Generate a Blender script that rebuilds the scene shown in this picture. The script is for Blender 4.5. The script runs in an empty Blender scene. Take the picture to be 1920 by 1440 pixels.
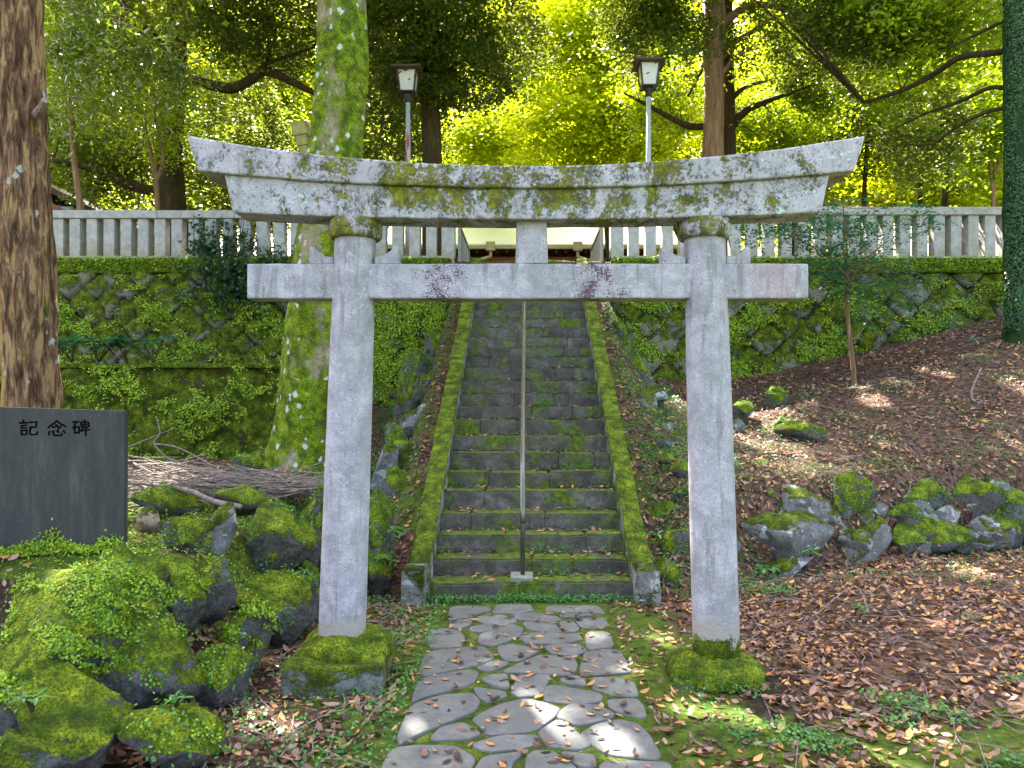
import bpy, bmesh, math, random
import numpy as np
from mathutils import Vector, Matrix, noise as mn

R = math.radians
random.seed(7)
rng = np.random.default_rng(11)
S = bpy.context.scene
COL = S.collection

# ------------------------------------------------------------------ camera, sky, sun, exposure
F, CX, CY, EYE = 1400.0, 988.0, 750.0, 1.6        # focal length and vanishing point in photo pixels, eye height
cam = bpy.data.cameras.new('camera')
cam.sensor_width = 36.0
cam.lens = F / 1920.0 * 36.0
cam.shift_x = -(CX - 960.0) / 1920.0
cam.shift_y = (CY - 720.0) / 1920.0
cam.clip_start = 0.05
cam.clip_end = 2000
camo = bpy.data.objects.new('camera', cam)
COL.objects.link(camo)
camo.location = (0, 0, EYE)
camo.rotation_euler = (R(90), 0, 0)
S.camera = camo

SUN_EL, SUN_AZ = 52.0, -20.0                      # degrees; azimuth from +Y towards +X
SUN = Vector((math.sin(R(SUN_AZ)) * math.cos(R(SUN_EL)), math.cos(R(SUN_AZ)) * math.cos(R(SUN_EL)), math.sin(R(SUN_EL))))
world = bpy.data.worlds.new('World')
S.world = world
world.use_nodes = True
wn = world.node_tree
bg = wn.nodes['Background']
sky = wn.nodes.new('ShaderNodeTexSky')
sky.sky_type = 'NISHITA'
sky.sun_disc = False
sky.sun_elevation = R(SUN_EL)
sky.sun_rotation = R(SUN_AZ)
sky.air_density = 1.0
sky.dust_density = 5.0
sky.ozone_density = 0.5
warm = wn.nodes.new('ShaderNodeMix'); warm.data_type = 'RGBA'; warm.blend_type = 'MULTIPLY'; warm.inputs[0].default_value = 1.0
warm.inputs[7].default_value = (1.10, 1.0, 0.86, 1)          # light filtered through the surrounding woods
wn.links.new(sky.outputs[0], warm.inputs[6]); wn.links.new(warm.outputs[2], bg.inputs[0])
bg.inputs[1].default_value = 0.135
sl = bpy.data.lights.new('sun', 'SUN')
sl.energy = 5.0
sl.angle = R(0.5)
sl.color = (1.0, 0.93, 0.80)
so = bpy.data.objects.new('sun', sl)
COL.objects.link(so)
so.rotation_euler = SUN.to_track_quat('Z', 'Y').to_euler()
so.location = (0, 0, 30)
S.view_settings.view_transform = 'Standard'
S.view_settings.look = 'None'
S.view_settings.gamma = 1.0
S.view_settings.exposure = 3.25
S.render.engine = 'CYCLES'
S.cycles.max_bounces = 7
S.cycles.diffuse_bounces = 4
S.cycles.transmission_bounces = 4
S.cycles.glossy_bounces = 2
S.cycles.transparent_max_bounces = 4
S.cycles.use_denoising = True
S.cycles.caustics_reflective = False
S.cycles.caustics_refractive = False

# ------------------------------------------------------------------ helpers
def P(px, py, d):
    return Vector(((px - CX) * d / F, d, EYE + (CY - py) * d / F))

def sm(a, b, t):
    t = np.clip((np.asarray(t, float) - a) / (b - a), 0, 1)
    return t * t * (3 - 2 * t)

def vn(x, y, s=1.0, seed=0.0):
    """cheap smooth pseudo noise, vectorised, about -1..1"""
    x = np.asarray(x, float) * s + seed * 3.7; y = np.asarray(y, float) * s - seed * 1.9
    return (np.sin(x * 1.7 + 1.3 * np.sin(y * 1.1 + seed)) + np.sin(y * 2.3 + 1.7 * np.sin(x * .9 + 2 * seed)) +
            np.sin((x + y) * 3.1 + 1.1 * np.sin((x - y) * 2.1 + seed)) * .7 + np.sin((x - 1.7 * y) * 5.3 + seed) * .4) / 3.1

def link(o, parent=None):
    COL.objects.link(o)
    if parent is not None:
        o.parent = parent
        pm = parent
        inv = Matrix.Identity(4)
        while pm is not None:
            inv = inv @ Matrix.Translation(-Vector(pm.location)) if pm.rotation_euler.to_quaternion().angle == 0 else inv
            pm = pm.parent
        o.matrix_parent_inverse = inv
    return o

def tag(o, label=None, cat=None, group=None, kind=None):
    if label: o['label'] = label
    if cat: o['category'] = cat
    if group: o['group'] = group
    if kind: o['kind'] = kind
    return o

def empty(name, loc, label, cat, group=None):
    o = bpy.data.objects.new(name, None)
    o.empty_display_size = .2
    COL.objects.link(o)
    o.location = loc
    return tag(o, label, cat, group)

def mesh_obj(name, me, mat, parent=None, smooth=False):
    if mat is not None:
        for m in (mat if isinstance(mat, (list, tuple)) else [mat]): me.materials.append(m)
    if smooth:
        me.polygons.foreach_set('use_smooth', np.ones(len(me.polygons), bool))
    return link(bpy.data.objects.new(name, me), parent)

def from_np(name, V, Fc):
    """V (n,3), Fc (m,k) polygons of k corners"""
    me = bpy.data.meshes.new(name)
    V = np.asarray(V, np.float32); Fc = np.asarray(Fc, np.int32)
    m, k = Fc.shape
    me.vertices.add(len(V)); me.vertices.foreach_set('co', V.ravel())
    me.loops.add(m * k); me.loops.foreach_set('vertex_index', Fc.ravel())
    me.polygons.add(m); me.polygons.foreach_set('loop_start', np.arange(0, m * k, k, dtype=np.int32))
    me.update(calc_edges=True)
    return me

class MB:
    """collects simple solids into one mesh"""
    def __init__(s): s.v = []; s.f = []
    def add(s, vs, fs):
        b = len(s.v); s.v += [tuple(v) for v in vs]; s.f += [tuple(i + b for i in f) for f in fs]; return s
    def box(s, x0, x1, y0, y1, z0, z1, rot=None, jit=0):
        vs = [Vector((x, y, z)) for z in (z0, z1) for y in (y0, y1) for x in (x0, x1)]
        if jit: vs = [v + Vector([random.uniform(-jit, jit) for _ in range(3)]) for v in vs]
        if rot:
            c = Vector(((x0 + x1) / 2, (y0 + y1) / 2, (z0 + z1) / 2)); vs = [c + rot @ (v - c) for v in vs]
        return s.add(vs, [(0, 2, 3, 1), (4, 5, 7, 6), (0, 1, 5, 4), (2, 6, 7, 3), (0, 4, 6, 2), (1, 3, 7, 5)])
    def frustum(s, c, w0, w1, z0, z1, d0=None, d1=None):
        d0 = w0 if d0 is None else d0; d1 = w1 if d1 is None else d1
        vs = [(c[0] + sx * w / 2, c[1] + sy * d / 2, z) for z, w, d in ((z0, w0, d0), (z1, w1, d1)) for sy in (-1, 1) for sx in (-1, 1)]
        return s.add(vs, [(0, 2, 3, 1), (4, 5, 7, 6), (0, 1, 5, 4), (2, 6, 7, 3), (0, 4, 6, 2), (1, 3, 7, 5)])
    def tube(s, pts, rad, seg=10, cap=True, wob=0.0):
        pts = [Vector(p) for p in pts]; n = len(pts); rings = []
        up = None
        for i, p in enumerate(pts):
            t = (pts[min(i + 1, n - 1)] - pts[max(i - 1, 0)]).normalized()
            if up is None:
                up = Vector((0, 1, 0)) if abs(t.y) < .9 else Vector((1, 0, 0))
            a = t.cross(up).normalized(); b = a.cross(t).normalized(); up = b
            r = rad[i] if isinstance(rad, (list, tuple)) else rad
            ring = []
            for k in range(seg):
                an = 2 * math.pi * k / seg
                q = 1 + (wob * mn.noise(Vector((math.cos(an) * 1.3, math.sin(an) * 1.3, p.z * .8 + p.x))) if wob else 0)
                ring.append(p + (a * math.cos(an) + b * math.sin(an)) * r * q)
            rings.append(ring)
        vs = [v for r_ in rings for v in r_]
        fs = [(i * seg + k, i * seg + (k + 1) % seg, (i + 1) * seg + (k + 1) % seg, (i + 1) * seg + k) for i in range(n - 1) for k in range(seg)]
        if cap: fs += [tuple(reversed(range(seg))), tuple((n - 1) * seg + k for k in range(seg))]
        return s.add(vs, fs)
    def prism(s, poly, y0, y1):
        n = len(poly)
        vs = [(x, y0, z) for x, z in poly] + [(x, y1, z) for x, z in poly]
        return s.add(vs, [tuple(range(n)), tuple(reversed(range(n, 2 * n)))] + [(i, i + n, (i + 1) % n + n, (i + 1) % n) for i in range(n)])
    def lathe(s, prof, c=(0, 0), seg=24):
        n = len(prof)
        vs = [(c[0] + r * math.cos(2 * math.pi * k / seg), c[1] + r * math.sin(2 * math.pi * k / seg), z) for r, z in prof for k in range(seg)]
        fs = [(i * seg + k, i * seg + (k + 1) % seg, (i + 1) * seg + (k + 1) % seg, (i + 1) * seg + k) for i in range(n - 1) for k in range(seg)]
        fs += [tuple(reversed(range(seg))), tuple((n - 1) * seg + k for k in range(seg))]
        return s.add(vs, fs)
    def build(s, name, mat, parent=None, bevel=0, smooth=False, fix=True, segs=2):
        me = bpy.data.meshes.new(name); me.from_pydata(s.v, [], s.f); me.update()
        if fix:
            bm = bmesh.new(); bm.from_mesh(me); bmesh.ops.recalc_face_normals(bm, faces=bm.faces); bm.to_mesh(me); bm.free()
        o = mesh_obj(name, me, mat, parent, smooth)
        if bevel:
            m = o.modifiers.new('bevel', 'BEVEL'); m.width = bevel; m.segments = segs; m.limit_method = 'ANGLE'; m.angle_limit = R(35)
        return o

def roughen(o, amp, scale, cuts=0, amp2=0):
    """subdivide and displace a mesh along its normals with fractal noise"""
    bm = bmesh.new(); bm.from_mesh(o.data)
    if cuts: bmesh.ops.subdivide_edges(bm, edges=bm.edges[:], cuts=cuts, use_grid_fill=True)
    bm.normal_update()
    for v in bm.verts:
        n = mn.fractal(v.co * scale, 1.0, 2.0, 4) * amp
        if amp2: n += mn.noise(v.co * scale * 5) * amp2
        v.co += v.normal * n
    bm.to_mesh(o.data); bm.free()

# ------------------------------------------------------------------ node helper
class NT:
    def __init__(s, name):
        s.m = bpy.data.materials.new(name); s.m.use_nodes = True; s.t = s.m.node_tree
        s.p = s.t.nodes['Principled BSDF']; s.out = s.t.nodes['Material Output']
        s.tc = s.t.nodes.new('ShaderNodeTexCoord'); s.geo = s.t.nodes.new('ShaderNodeNewGeometry')
        s.pos = s.geo.outputs['Position']
    def L(s, a, b): s.t.links.new(a, b)
    def put(s, sock, v):
        if hasattr(v, 'is_output') or isinstance(v, bpy.types.NodeSocket): s.L(v, sock)
        elif isinstance(v, (tuple, list)) and len(v) == 3 and sock.type == 'RGBA': sock.default_value = (*v, 1)
        else: sock.default_value = v
    def scale(s, v, sc):
        n = s.t.nodes.new('ShaderNodeVectorMath'); n.operation = 'MULTIPLY'; s.L(v, n.inputs[0]); n.inputs[1].default_value = sc; return n.outputs[0]
    def noise(s, sc, det=5, rough=.55, vec=None, dist=0.0, col=False):
        n = s.t.nodes.new('ShaderNodeTexNoise'); s.L(vec if vec is not None else s.pos, n.inputs['Vector'])
        n.inputs['Scale'].default_value = sc; n.inputs['Detail'].default_value = det; n.inputs['Roughness'].default_value = rough
        n.inputs['Distortion'].default_value = dist
        return n.outputs[1 if col else 0]
    def vor(s, sc, feat='F1', vec=None, out='Distance', rnd=1.0):
        n = s.t.nodes.new('ShaderNodeTexVoronoi'); n.feature = feat; s.L(vec if vec is not None else s.pos, n.inputs['Vector'])
        n.inputs['Scale'].default_value = sc; n.inputs['Randomness'].default_value = rnd; return n.outputs[out]
    def math(s, op, a, b=0.0, clamp=False):
        n = s.t.nodes.new('ShaderNodeMath'); n.operation = op; n.use_clamp = clamp; s.put(n.inputs[0], a); s.put(n.inputs[1], b); return n.outputs[0]
    def rng(s, v, a, b, c=0.0, d=1.0):
        n = s.t.nodes.new('ShaderNodeMapRange'); s.put(n.inputs[0], v); n.inputs[1].default_value = a; n.inputs[2].default_value = b
        n.inputs[3].default_value = c; n.inputs[4].default_value = d; return n.outputs[0]
    def ramp(s, v, stops):
        n = s.t.nodes.new('ShaderNodeValToRGB'); s.L(v, n.inputs[0]); e = n.color_ramp.elements
        while len(e) < len(stops): e.new(.5)
        for i, (p, c) in enumerate(stops): e[i].position = p; e[i].color = (*c, 1)
        return n.outputs[0]
    def mix(s, f, a, b, mode='MIX'):
        n = s.t.nodes.new('ShaderNodeMix'); n.data_type = 'RGBA'; n.blend_type = mode
        s.put(n.inputs[0], f); s.put(n.inputs[6], a); s.put(n.inputs[7], b); return n.outputs[2]
    def xyz(s, v):
        n = s.t.nodes.new('ShaderNodeSeparateXYZ'); s.L(v, n.inputs[0]); return n.outputs
    def attr(s, name):
        n = s.t.nodes.new('ShaderNodeAttribute'); n.attribute_name = name; return n.outputs['Fac']
    def bump(s, h, st=.5, dist=.02):
        n = s.t.nodes.new('ShaderNodeBump'); n.inputs['Strength'].default_value = st; n.inputs['Distance'].default_value = dist
        s.L(h, n.inputs['Height']); s.L(n.outputs[0], s.p.inputs['Normal'])
    def end(s, col, rough=.8, spec=.3, metal=0.0):
        s.put(s.p.inputs['Base Color'], col); s.put(s.p.inputs['Roughness'], rough)
        s.p.inputs['Specular IOR Level'].default_value = spec; s.p.inputs['Metallic'].default_value = metal
        return s.m

MOSS = [(.28, (.018, .030, .003)), (.43, (.075, .115, .005)), (.57, (.20, .265, .010)), (.74, (.40, .44, .03))]
def mossy(n, bright=1.0):
    st = [(p, tuple(c * bright for c in col)) for p, col in MOSS]
    a = n.ramp(n.noise(9, 6, .65), st)
    return n.mix(n.rng(n.noise(70, 3, .6), .35, .7), a, tuple(c * bright for c in (.03, .06, .005)), 'MULTIPLY') if False else n.mix(n.rng(n.noise(75, 4, .75), .44, .58, 0, .85), a, tuple(c * bright for c in (.022, .045, .004)))

def up_mask(n, a, b):
    return n.rng(n.xyz(n.geo.outputs['Normal'])[2], a, b)

def mat_rock(name, base, base2, moss=.5, up=.6, bright=1.0, white=.66, cells=False):
    """moss: 0..1 amount, up: how much it prefers upward faces"""
    n = NT(name)
    rock = n.ramp(n.noise(5, 8, .65), [(.3, base), (.5, base2), (.72, tuple(min(1, c * 1.7) for c in base2))])
    rock = n.mix(n.rng(n.noise(45, 4, .6), .45, .7, 0, .6), rock, tuple(c * .45 for c in base))
    if cells:
        rock = n.mix(n.math('MULTIPLY', n.attr('cell'), .6), rock, tuple(c * 1.5 for c in base2))
        rock = n.mix(n.attr('face'), (.012, .011, .008), rock)
    lich = n.rng(n.noise(7, 4, .6, n.scale(n.pos, (1, 1, 1.3)), .4), white, white + .04)
    rock = n.mix(lich, rock, (.42, .44, .45))
    m = n.math('ADD', n.math('MULTIPLY', up_mask(n, -.5, .9), up), n.noise(3.6, 7, .62))
    m = n.math('ADD', m, n.math('MULTIPLY', n.noise(26, 3, .6), .18))
    if cells: m = n.math('ADD', m, n.math('ADD', n.math('MULTIPLY', n.attr('cell'), -.22), n.math('MULTIPLY', n.attr('face'), .16)))
    m = n.math('ADD', m, n.math('MULTIPLY', n.math('SUBTRACT', n.noise(7.5, 6, .7, None, .4), .5), .9))
    th = 1.02 + up * .5 - moss * .9
    mask = n.rng(m, th - .04, th + .05)
    c = n.mix(mask, rock, mossy(n, bright))
    h = n.math('ADD', n.noise(30, 8, .7), n.math('MULTIPLY', n.math('MULTIPLY', mask, n.noise(75, 4, .75)), 2.2))
    n.bump(h, 1.0, .03)
    return n.end(c, .9, .2)

def mat_leaf(name, stops, trans=.55, rough=.45, spec=.4, tint=(.75, 1.0, .12), scale=.8, rnd=.5):
    n = NT(name)
    r = n.math('ADD', n.math('MULTIPLY', n.geo.outputs['Random Per Island'], rnd), n.math('MULTIPLY', n.noise(scale, 3, .6), 1 - rnd))
    c = n.ramp(r, stops)
    n.end(c, rough, spec)
    tr = n.t.nodes.new('ShaderNodeBsdfTranslucent')
    n.L(n.mix(1.0, n.mix(.5, c, (.5, .8, .03)), tint, 'MULTIPLY') if False else n.mix(.45, c, tint), tr.inputs['Color'])
    mx = n.t.nodes.new('ShaderNodeMixShader'); mx.inputs[0].default_value = trans
    n.L(n.p.outputs[0], mx.inputs[1]); n.L(tr.outputs[0], mx.inputs[2]); n.L(mx.outputs[0], n.out.inputs['Surface'])
    return n.m

def mat_plain(name, col, rough=.6, spec=.3, metal=0.0, var=.25, sc=12, bump=.2):
    n = NT(name)
    c = n.mix(n.rng(n.noise(sc, 6, .65), .3, .7), tuple(x * (1 - var) for x in col), tuple(min(1, x * (1 + var)) for x in col))
    if bump: n.bump(n.noise(sc * 6, 5, .6), bump, .01)
    return n.end(c, rough, spec, metal)

# ------------------------------------------------------------------ materials
def torii_stone(name, mode):
    n = NT(name)
    x, y, z = n.xyz(n.pos)
    base = n.ramp(n.noise(7, 8, .7), [(.3, (.24, .23, .275)), (.5, (.39, .37, .435)), (.7, (.53, .505, .58))])
    base = n.mix(n.rng(n.noise(110, 3, .6), .50, .68, 0, .55), base, (.17, .17, .20))
    base = n.mix(n.rng(n.noise(60, 3, .6), .62, .70), base, (.58, .57, .60))
    base = n.mix(n.rng(n.noise(3.0, 6, .7, None, .5), .46, .66, 0, .55), base, (.20, .205, .20))
    vs_ = n.noise(9, 6, .7, n.scale(n.pos, (1.6, 1.6, .16)), .3)
    base = n.mix(n.rng(vs_, .53, .63, 0, .6), base, (.15, .145, .14))
    base = n.mix(n.rng(n.noise(16, 6, .75, None, .6), .58, .63, 0, .6), base, (.50, .50, .52))
    if mode == 'pillar':
        streak = n.noise(4, 5, .6, n.scale(n.pos, (3, 3, .35)))
        base = n.mix(n.rng(streak, .5, .72, 0, .5), base, (.25, .27, .27))
        # bare buff stone and moss at the foot
        zz = n.math('SUBTRACT', z, n.math('MULTIPLY', n.noise(12, 5, .7), .35))
        base = n.mix(n.rng(zz, .15, .19, 1, 0), base, (.33, .30, .29))
        mm = n.rng(zz, .045, .075, 1, 0)
        base = n.mix(mm, base, mossy(n, .7))
    if mode == 'nuki':
        # dark purple lichen in groups
        g = n.rng(n.math('ABSOLUTE', n.math('ADD', x, .50)), 0, .22, 1, 0)
        g2 = n.rng(n.math('ABSOLUTE', n.math('SUBTRACT', x, .38)), 0, .28, 1, 0)
        gg = n.math('MAXIMUM', g, g2)
        sp = n.math('ADD', n.noise(85, 5, .8), n.math('MULTIPLY', n.noise(11, 3, .5), .42))
        sp = n.math('ADD', sp, n.math('MULTIPLY', gg, .17))
        base = n.mix(n.rng(sp, .855, .885), base, (.10, .055, .085))
        r_ = n.rng(n.math('ABSOLUTE', n.math('SUBTRACT', x, 1.42)), 0, .2, .5, 0)
        base = n.mix(n.math('MULTIPLY', r_, n.noise(9, 4, .6)), base, (.40, .16, .14))
    if mode in ('top', 'ring'):
        ax = n.math('ABSOLUTE', x)
        v = n.scale(n.pos, (1.15, 1, .8))
        cov = n.rng(ax, .7, 1.95, .042, -.10)
        cov = n.math('ADD', cov, n.rng(z, 2.64, 2.72, -.06, 0))
        base = n.mix(.25, base, (.50, .49, .53))
        if mode == 'ring': cov = .075
        f = n.math('ADD', n.noise(5.2, 8, .66, v, .3), cov)
        f = n.math('ADD', f, n.math('MULTIPLY', n.math('SUBTRACT', n.noise(46, 6, .85), .5), .85))
        blot = n.rng(n.math('ADD', n.noise(42, 6, .8), n.math('MULTIPLY', n.noise(5, 3, .5), .5)), .80, .86)
        base = n.mix(n.math('MULTIPLY', blot, .8), base, (.11, .10, .115))
        pal = n.rng(n.noise(11, 4, .6, None, .2), .63, .67)
        base = n.mix(pal, base, (.45, .56, .53))
        mask = n.rng(f, .52, .57)
        ol = n.ramp(n.noise(14, 6, .75), [(.32, (.035, .042, .008)), (.48, (.15, .16, .012)), (.64, (.36, .36, .03))])
        ol = n.mix(n.rng(n.noise(80, 3, .6), .4, .62, 0, .65), ol, (.07, .065, .03))
        base = n.mix(mask, base, ol)
    hh_ = n.math('ADD', n.noise(60, 6, .7), n.math('MULTIPLY', n.noise(8, 4, .6), 1.5))
    if mode in ('top', 'ring'): hh_ = n.math('ADD', hh_, n.math('MULTIPLY', mask, n.math('ADD', n.math('MULTIPLY', n.noise(90, 4, .7), 1.8), .6)))
    n.bump(hh_, .7, .014)
    return n.end(base, .88, .2)

M = {}
M['pillar'] = torii_stone('torii_pillar_stone', 'pillar')
M['nuki'] = torii_stone('torii_tie_beam_stone', 'nuki')
M['top'] = torii_stone('torii_mossy_lintel_stone', 'top')
M['ring'] = torii_stone('torii_ring_stone', 'ring')
M['base'] = mat_rock('base_stone_mossy', (.08, .085, .08), (.17, .18, .17), .62, .8, 1.5)
M['mossmat'] = mat_rock('thick_moss', (.05, .06, .02), (.09, .11, .03), 1.0, .5, 1.7)
M['rock'] = mat_rock('garden_rock', (.028, .026, .024), (.11, .11, .115), .43, .80, 1.7)
M['rock_bare'] = mat_rock('bare_rock', (.09, .09, .09), (.20, .20, .20), .30, .7, 1.1, .57)
M['rock_green'] = mat_rock('deep_moss_rock', (.025, .026, .02), (.12, .12, .115), .52, .66, 1.75)
M['rock_tan'] = mat_rock('tan_rock', (.16, .12, .08), (.30, .24, .17), .22, .6, 1.0)
M['wall_left'] = mat_rock('left_wall_stone', (.075, .075, .055), (.14, .135, .10), .60, .55, 1.25, .72, True)
M['wall_right'] = mat_rock('right_wall_stone', (.07, .07, .06), (.15, .145, .12), .56, .5, 1.2, .66, True)
M['wall_low'] = mat_rock('lower_wall_moss', (.03, .028, .012), (.07, .06, .022), .66, .4, 1.15, .8)
M['coping'] = mat_rock('coping_moss', (.08, .09, .05), (.14, .15, .09), .86, .4, 1.25, .75)
M['kerb'] = mat_rock('kerb_stone_mossy', (.09, .095, .09), (.24, .25, .24), .58, .75, 1.45, .56)
M['kerb_bare'] = mat_rock('kerb_end_stone', (.09, .09, .08), (.24, .24, .23), .52, .7, 1.0, .55)

def stair_mat():
    n = NT('stair_stone')
    r = n.geo.outputs['Random Per Island']
    a = n.ramp(n.noise(5.5, 8, .78, None, .3), [(.3, (.035, .031, .026)), (.5, (.105, .095, .085)), (.7, (.25, .235, .22))])
    a = n.mix(n.rng(r, 0, 1, 0, .7), a, n.mix(.5, a, (.02, .022, .018)))
    a = n.mix(n.rng(n.noise(120, 3, .6), .5, .7, 0, .5), a, (.03, .03, .03))
    up = up_mask(n, .3, .9)
    m = n.math('ADD', n.noise(2.6, 6, .65), n.math('MULTIPLY', n.noise(22, 4, .65), .3))
    m = n.math('ADD', m, n.math('MULTIPLY', up, .18))
    mask = n.rng(m, .66, .78)
    a = n.mix(mask, a, n.ramp(n.noise(20, 4, .6), [(.3, (.025, .042, .005)), (.7, (.14, .21, .015))]))
    n.bump(n.noise(35, 8, .7), .8, .02)
    return n.end(a, .88, .25)
M['stair'] = stair_mat()

def fence_mat():
    n = NT('fence_granite')
    a = n.ramp(n.noise(9, 6, .65), [(.3, (.25, .25, .25)), (.6, (.40, .395, .39))])
    z = n.xyz(n.pos)[2]
    zz = n.math('ADD', z, n.math('MULTIPLY', n.noise(5, 4, .6), .5))
    a = n.mix(n.rng(zz, 4.33, 4.50, .55, 0), a, (.24, .20, .11))
    a = n.mix(n.rng(n.noise(2.0, 4, .6), .55, .75, 0, .6), a, (.25, .25, .13))
    a = n.mix(n.rng(n.noise(120, 2, .6), .55, .7, 0, .5), a, (.2, .2, .2))
    n.bump(n.noise(60, 5, .6), .3, .01)
    return n.end(a, .85, .25)
M['fence'] = fence_mat()

def ground_mat():
    n = NT('forest_floor')
    soil = n.ramp(n.noise(14, 7, .7), [(.3, (.016, .011, .009)), (.5, (.04, .028, .02)), (.7, (.08, .055, .04))])
    vr = n.vor(26, out='Color')
    lit = n.ramp(n.xyz(n.scale(vr, (1, 1, 1)))[0], [(0, (.03, .017, .012)), (.4, (.09, .05, .035)), (.7, (.17, .09, .055)), (1, (.14, .095, .085))])
    lit = n.mix(n.rng(n.vor(26), .01, .03, .7, 0), lit, (.015, .01, .008))
    c = n.mix(n.rng(n.math('ADD', n.attr('litter'), n.math('MULTIPLY', n.noise(5, 4, .6), .4)), .5, .8, 0, .85), soil, lit)
    ms = n.math('ADD', n.attr('moss'), n.math('MULTIPLY', n.math('SUBTRACT', n.noise(4, 7, .7), .5), 1.6))
    mask = n.rng(ms, .45, .62)
    mcol = n.ramp(n.noise(12, 6, .7), [(.3, (.03, .06, .006)), (.5, (.09, .14, .014)), (.7, (.19, .24, .03))])
    mcol = n.mix(n.rng(n.noise(120, 3, .6), .42, .62, 0, .6), mcol, (.03, .045, .012))
    c = n.mix(mask, c, mcol)
    n.bump(n.math('ADD', n.noise(50, 8, .75), n.math('MULTIPLY', n.vor(26), .8)), .9, .03)
    return n.end(c, .95, .15)
M['ground'] = ground_mat()

def flag_mat():
    n = NT('flagstone')
    r = n.geo.outputs['Random Per Island']
    a = n.ramp(n.noise(6, 8, .7), [(.3, (.080, .083, .084)), (.55, (.145, .148, .148)), (.75, (.23, .232, .225))])
    a = n.mix(n.rng(r, 0, 1, 0, .55), a, (.075, .078, .085))
    a = n.mix(n.rng(n.noise(18, 6, .8, None, .5), .5, .7, 0, .55), a, (.06, .06, .06))
    a = n.mix(n.rng(n.noise(140, 2, .6), .6, .7, 0, .5), a, (.05, .05, .05))
    a = n.mix(n.rng(n.noise(2.5, 4, .6), .58, .75, 0, .5), a, (.11, .13, .07))
    n.bump(n.math('ADD', n.noise(25, 6, .65), n.noise(90, 3, .6)), .35, .012)
    return n.end(a, .72, .35)
M['flag'] = flag_mat()

def bark(name, stops, moss=0.0, lich=0.0, stretch=(3, 3, .5), sc=6, bumpd=.04, mb=1.0, strip=None):
    n = NT(name)
    v = n.scale(n.pos, stretch)
    a = n.ramp(n.noise(sc, 8, .7, v, .5), stops)
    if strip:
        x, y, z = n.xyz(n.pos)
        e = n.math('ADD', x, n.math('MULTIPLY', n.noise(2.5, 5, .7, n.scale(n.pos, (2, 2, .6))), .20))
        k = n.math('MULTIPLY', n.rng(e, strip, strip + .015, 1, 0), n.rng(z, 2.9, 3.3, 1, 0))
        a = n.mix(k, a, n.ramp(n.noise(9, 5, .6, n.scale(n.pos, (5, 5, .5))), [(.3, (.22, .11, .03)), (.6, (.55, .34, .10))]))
    h = n.noise(sc * 1.5, 8, .75, v, .8)
    if moss:
        f = n.math('ADD', n.noise(2.2, 7, .65, n.scale(n.pos, (1, 1, .6))), n.math('MULTIPLY', n.noise(18, 4, .6), .25))
        th = .95 - moss * .55
        a = n.mix(n.rng(f, th - .04, th + .06), a, mossy(n, mb))
    if lich:
        v2 = n.vor(8.5, vec=n.scale(n.pos, (1, 1, .75)))
        v2 = n.math('ADD', v2, n.math('MULTIPLY', n.math('SUBTRACT', n.noise(14, 4, .7), .5), .55))
        l = n.math('MULTIPLY', n.rng(n.math('ADD', v2, n.math('MULTIPLY', n.noise(30, 3, .6), .25)), .34, .40, 1, 0), n.rng(n.noise(2.2, 3, .5), .58 - lich * .12, .62 - lich * .12))
        a = n.mix(l, a, (.50, .55, .52))
    n.bump(h, 1.0, bumpd)
    return n.end(a, .9, .15)
M['bark_moss'] = bark('mossy_bark', [(.3, (.14, .11, .06)), (.55, (.34, .28, .20)), (.75, (.50, .43, .36))], .76, .8, (1.2, 1.2, .8), 5, .05, 1.25)
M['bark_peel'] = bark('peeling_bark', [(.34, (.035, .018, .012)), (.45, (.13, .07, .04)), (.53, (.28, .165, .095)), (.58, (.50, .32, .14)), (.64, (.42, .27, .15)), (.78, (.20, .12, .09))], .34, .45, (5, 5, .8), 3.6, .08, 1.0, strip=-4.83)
M['bark_dark'] = bark('dark_bark', [(.3, (.02, .014, .008)), (.55, (.055, .04, .018)), (.75, (.10, .075, .03))], .30, 0, (3, 3, .6), 5, .03, .5)
M['bark_red'] = bark('reddish_bark', [(.3, (.10, .06, .035)), (.55, (.25, .15, .09)), (.75, (.38, .24, .15))], .15, 0, (4, 4, .5), 5, .03, .8)
M['bark_ivy'] = bark('green_coated_bark', [(.3, (.012, .03, .012)), (.55, (.03, .08, .03)), (.75, (.08, .14, .06))], .35, 0, (5, 5, 3), 8, .05, .6)
M['stick'] = bark('dead_wood', [(.3, (.10, .07, .06)), (.55, (.24, .19, .17)), (.75, (.42, .36, .33))], 0, 0, (8, 8, 8), 3, .01)

M['leaf_lime'] = mat_leaf('bright_maple_leaf', [(.2, (.10, .19, .006)), (.5, (.27, .40, .010)), (.8, (.50, .55, .02))], .72, .5, .2, (.98, .98, .015), .35)
M['leaf_far'] = mat_leaf('far_woodland_leaf', [(.2, (.06, .12, .006)), (.5, (.17, .27, .010)), (.8, (.36, .42, .02))], .66, .5, .2, (.85, .92, .02), .3)
M['leaf_mid'] = mat_leaf('green_leaf', [(.2, (.018, .05, .004)), (.5, (.06, .135, .006)), (.8, (.22, .32, .010))], .55, .35, .3, (.62, .78, .01), .55)
M['leaf_dark'] = mat_leaf('dark_evergreen_leaf', [(.2, (.012, .035, .008)), (.5, (.03, .075, .012)), (.8, (.10, .14, .02))], .42, .22, .6, (.42, .52, .02), .5)
M['leaf_glint'] = mat_leaf('glossy_narrow_leaf', [(.2, (.012, .035, .004)), (.5, (.045, .10, .008)), (.8, (.14, .22, .015))], .38, .16, .9, (.50, .70, .02), .6)
M['leaf_teal'] = mat_leaf('blue_green_leaf', [(.2, (.012, .06, .035)), (.5, (.025, .11, .06)), (.8, (.06, .20, .10))], .30, .4, .4, (.05, .40, .12), .8)
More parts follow.
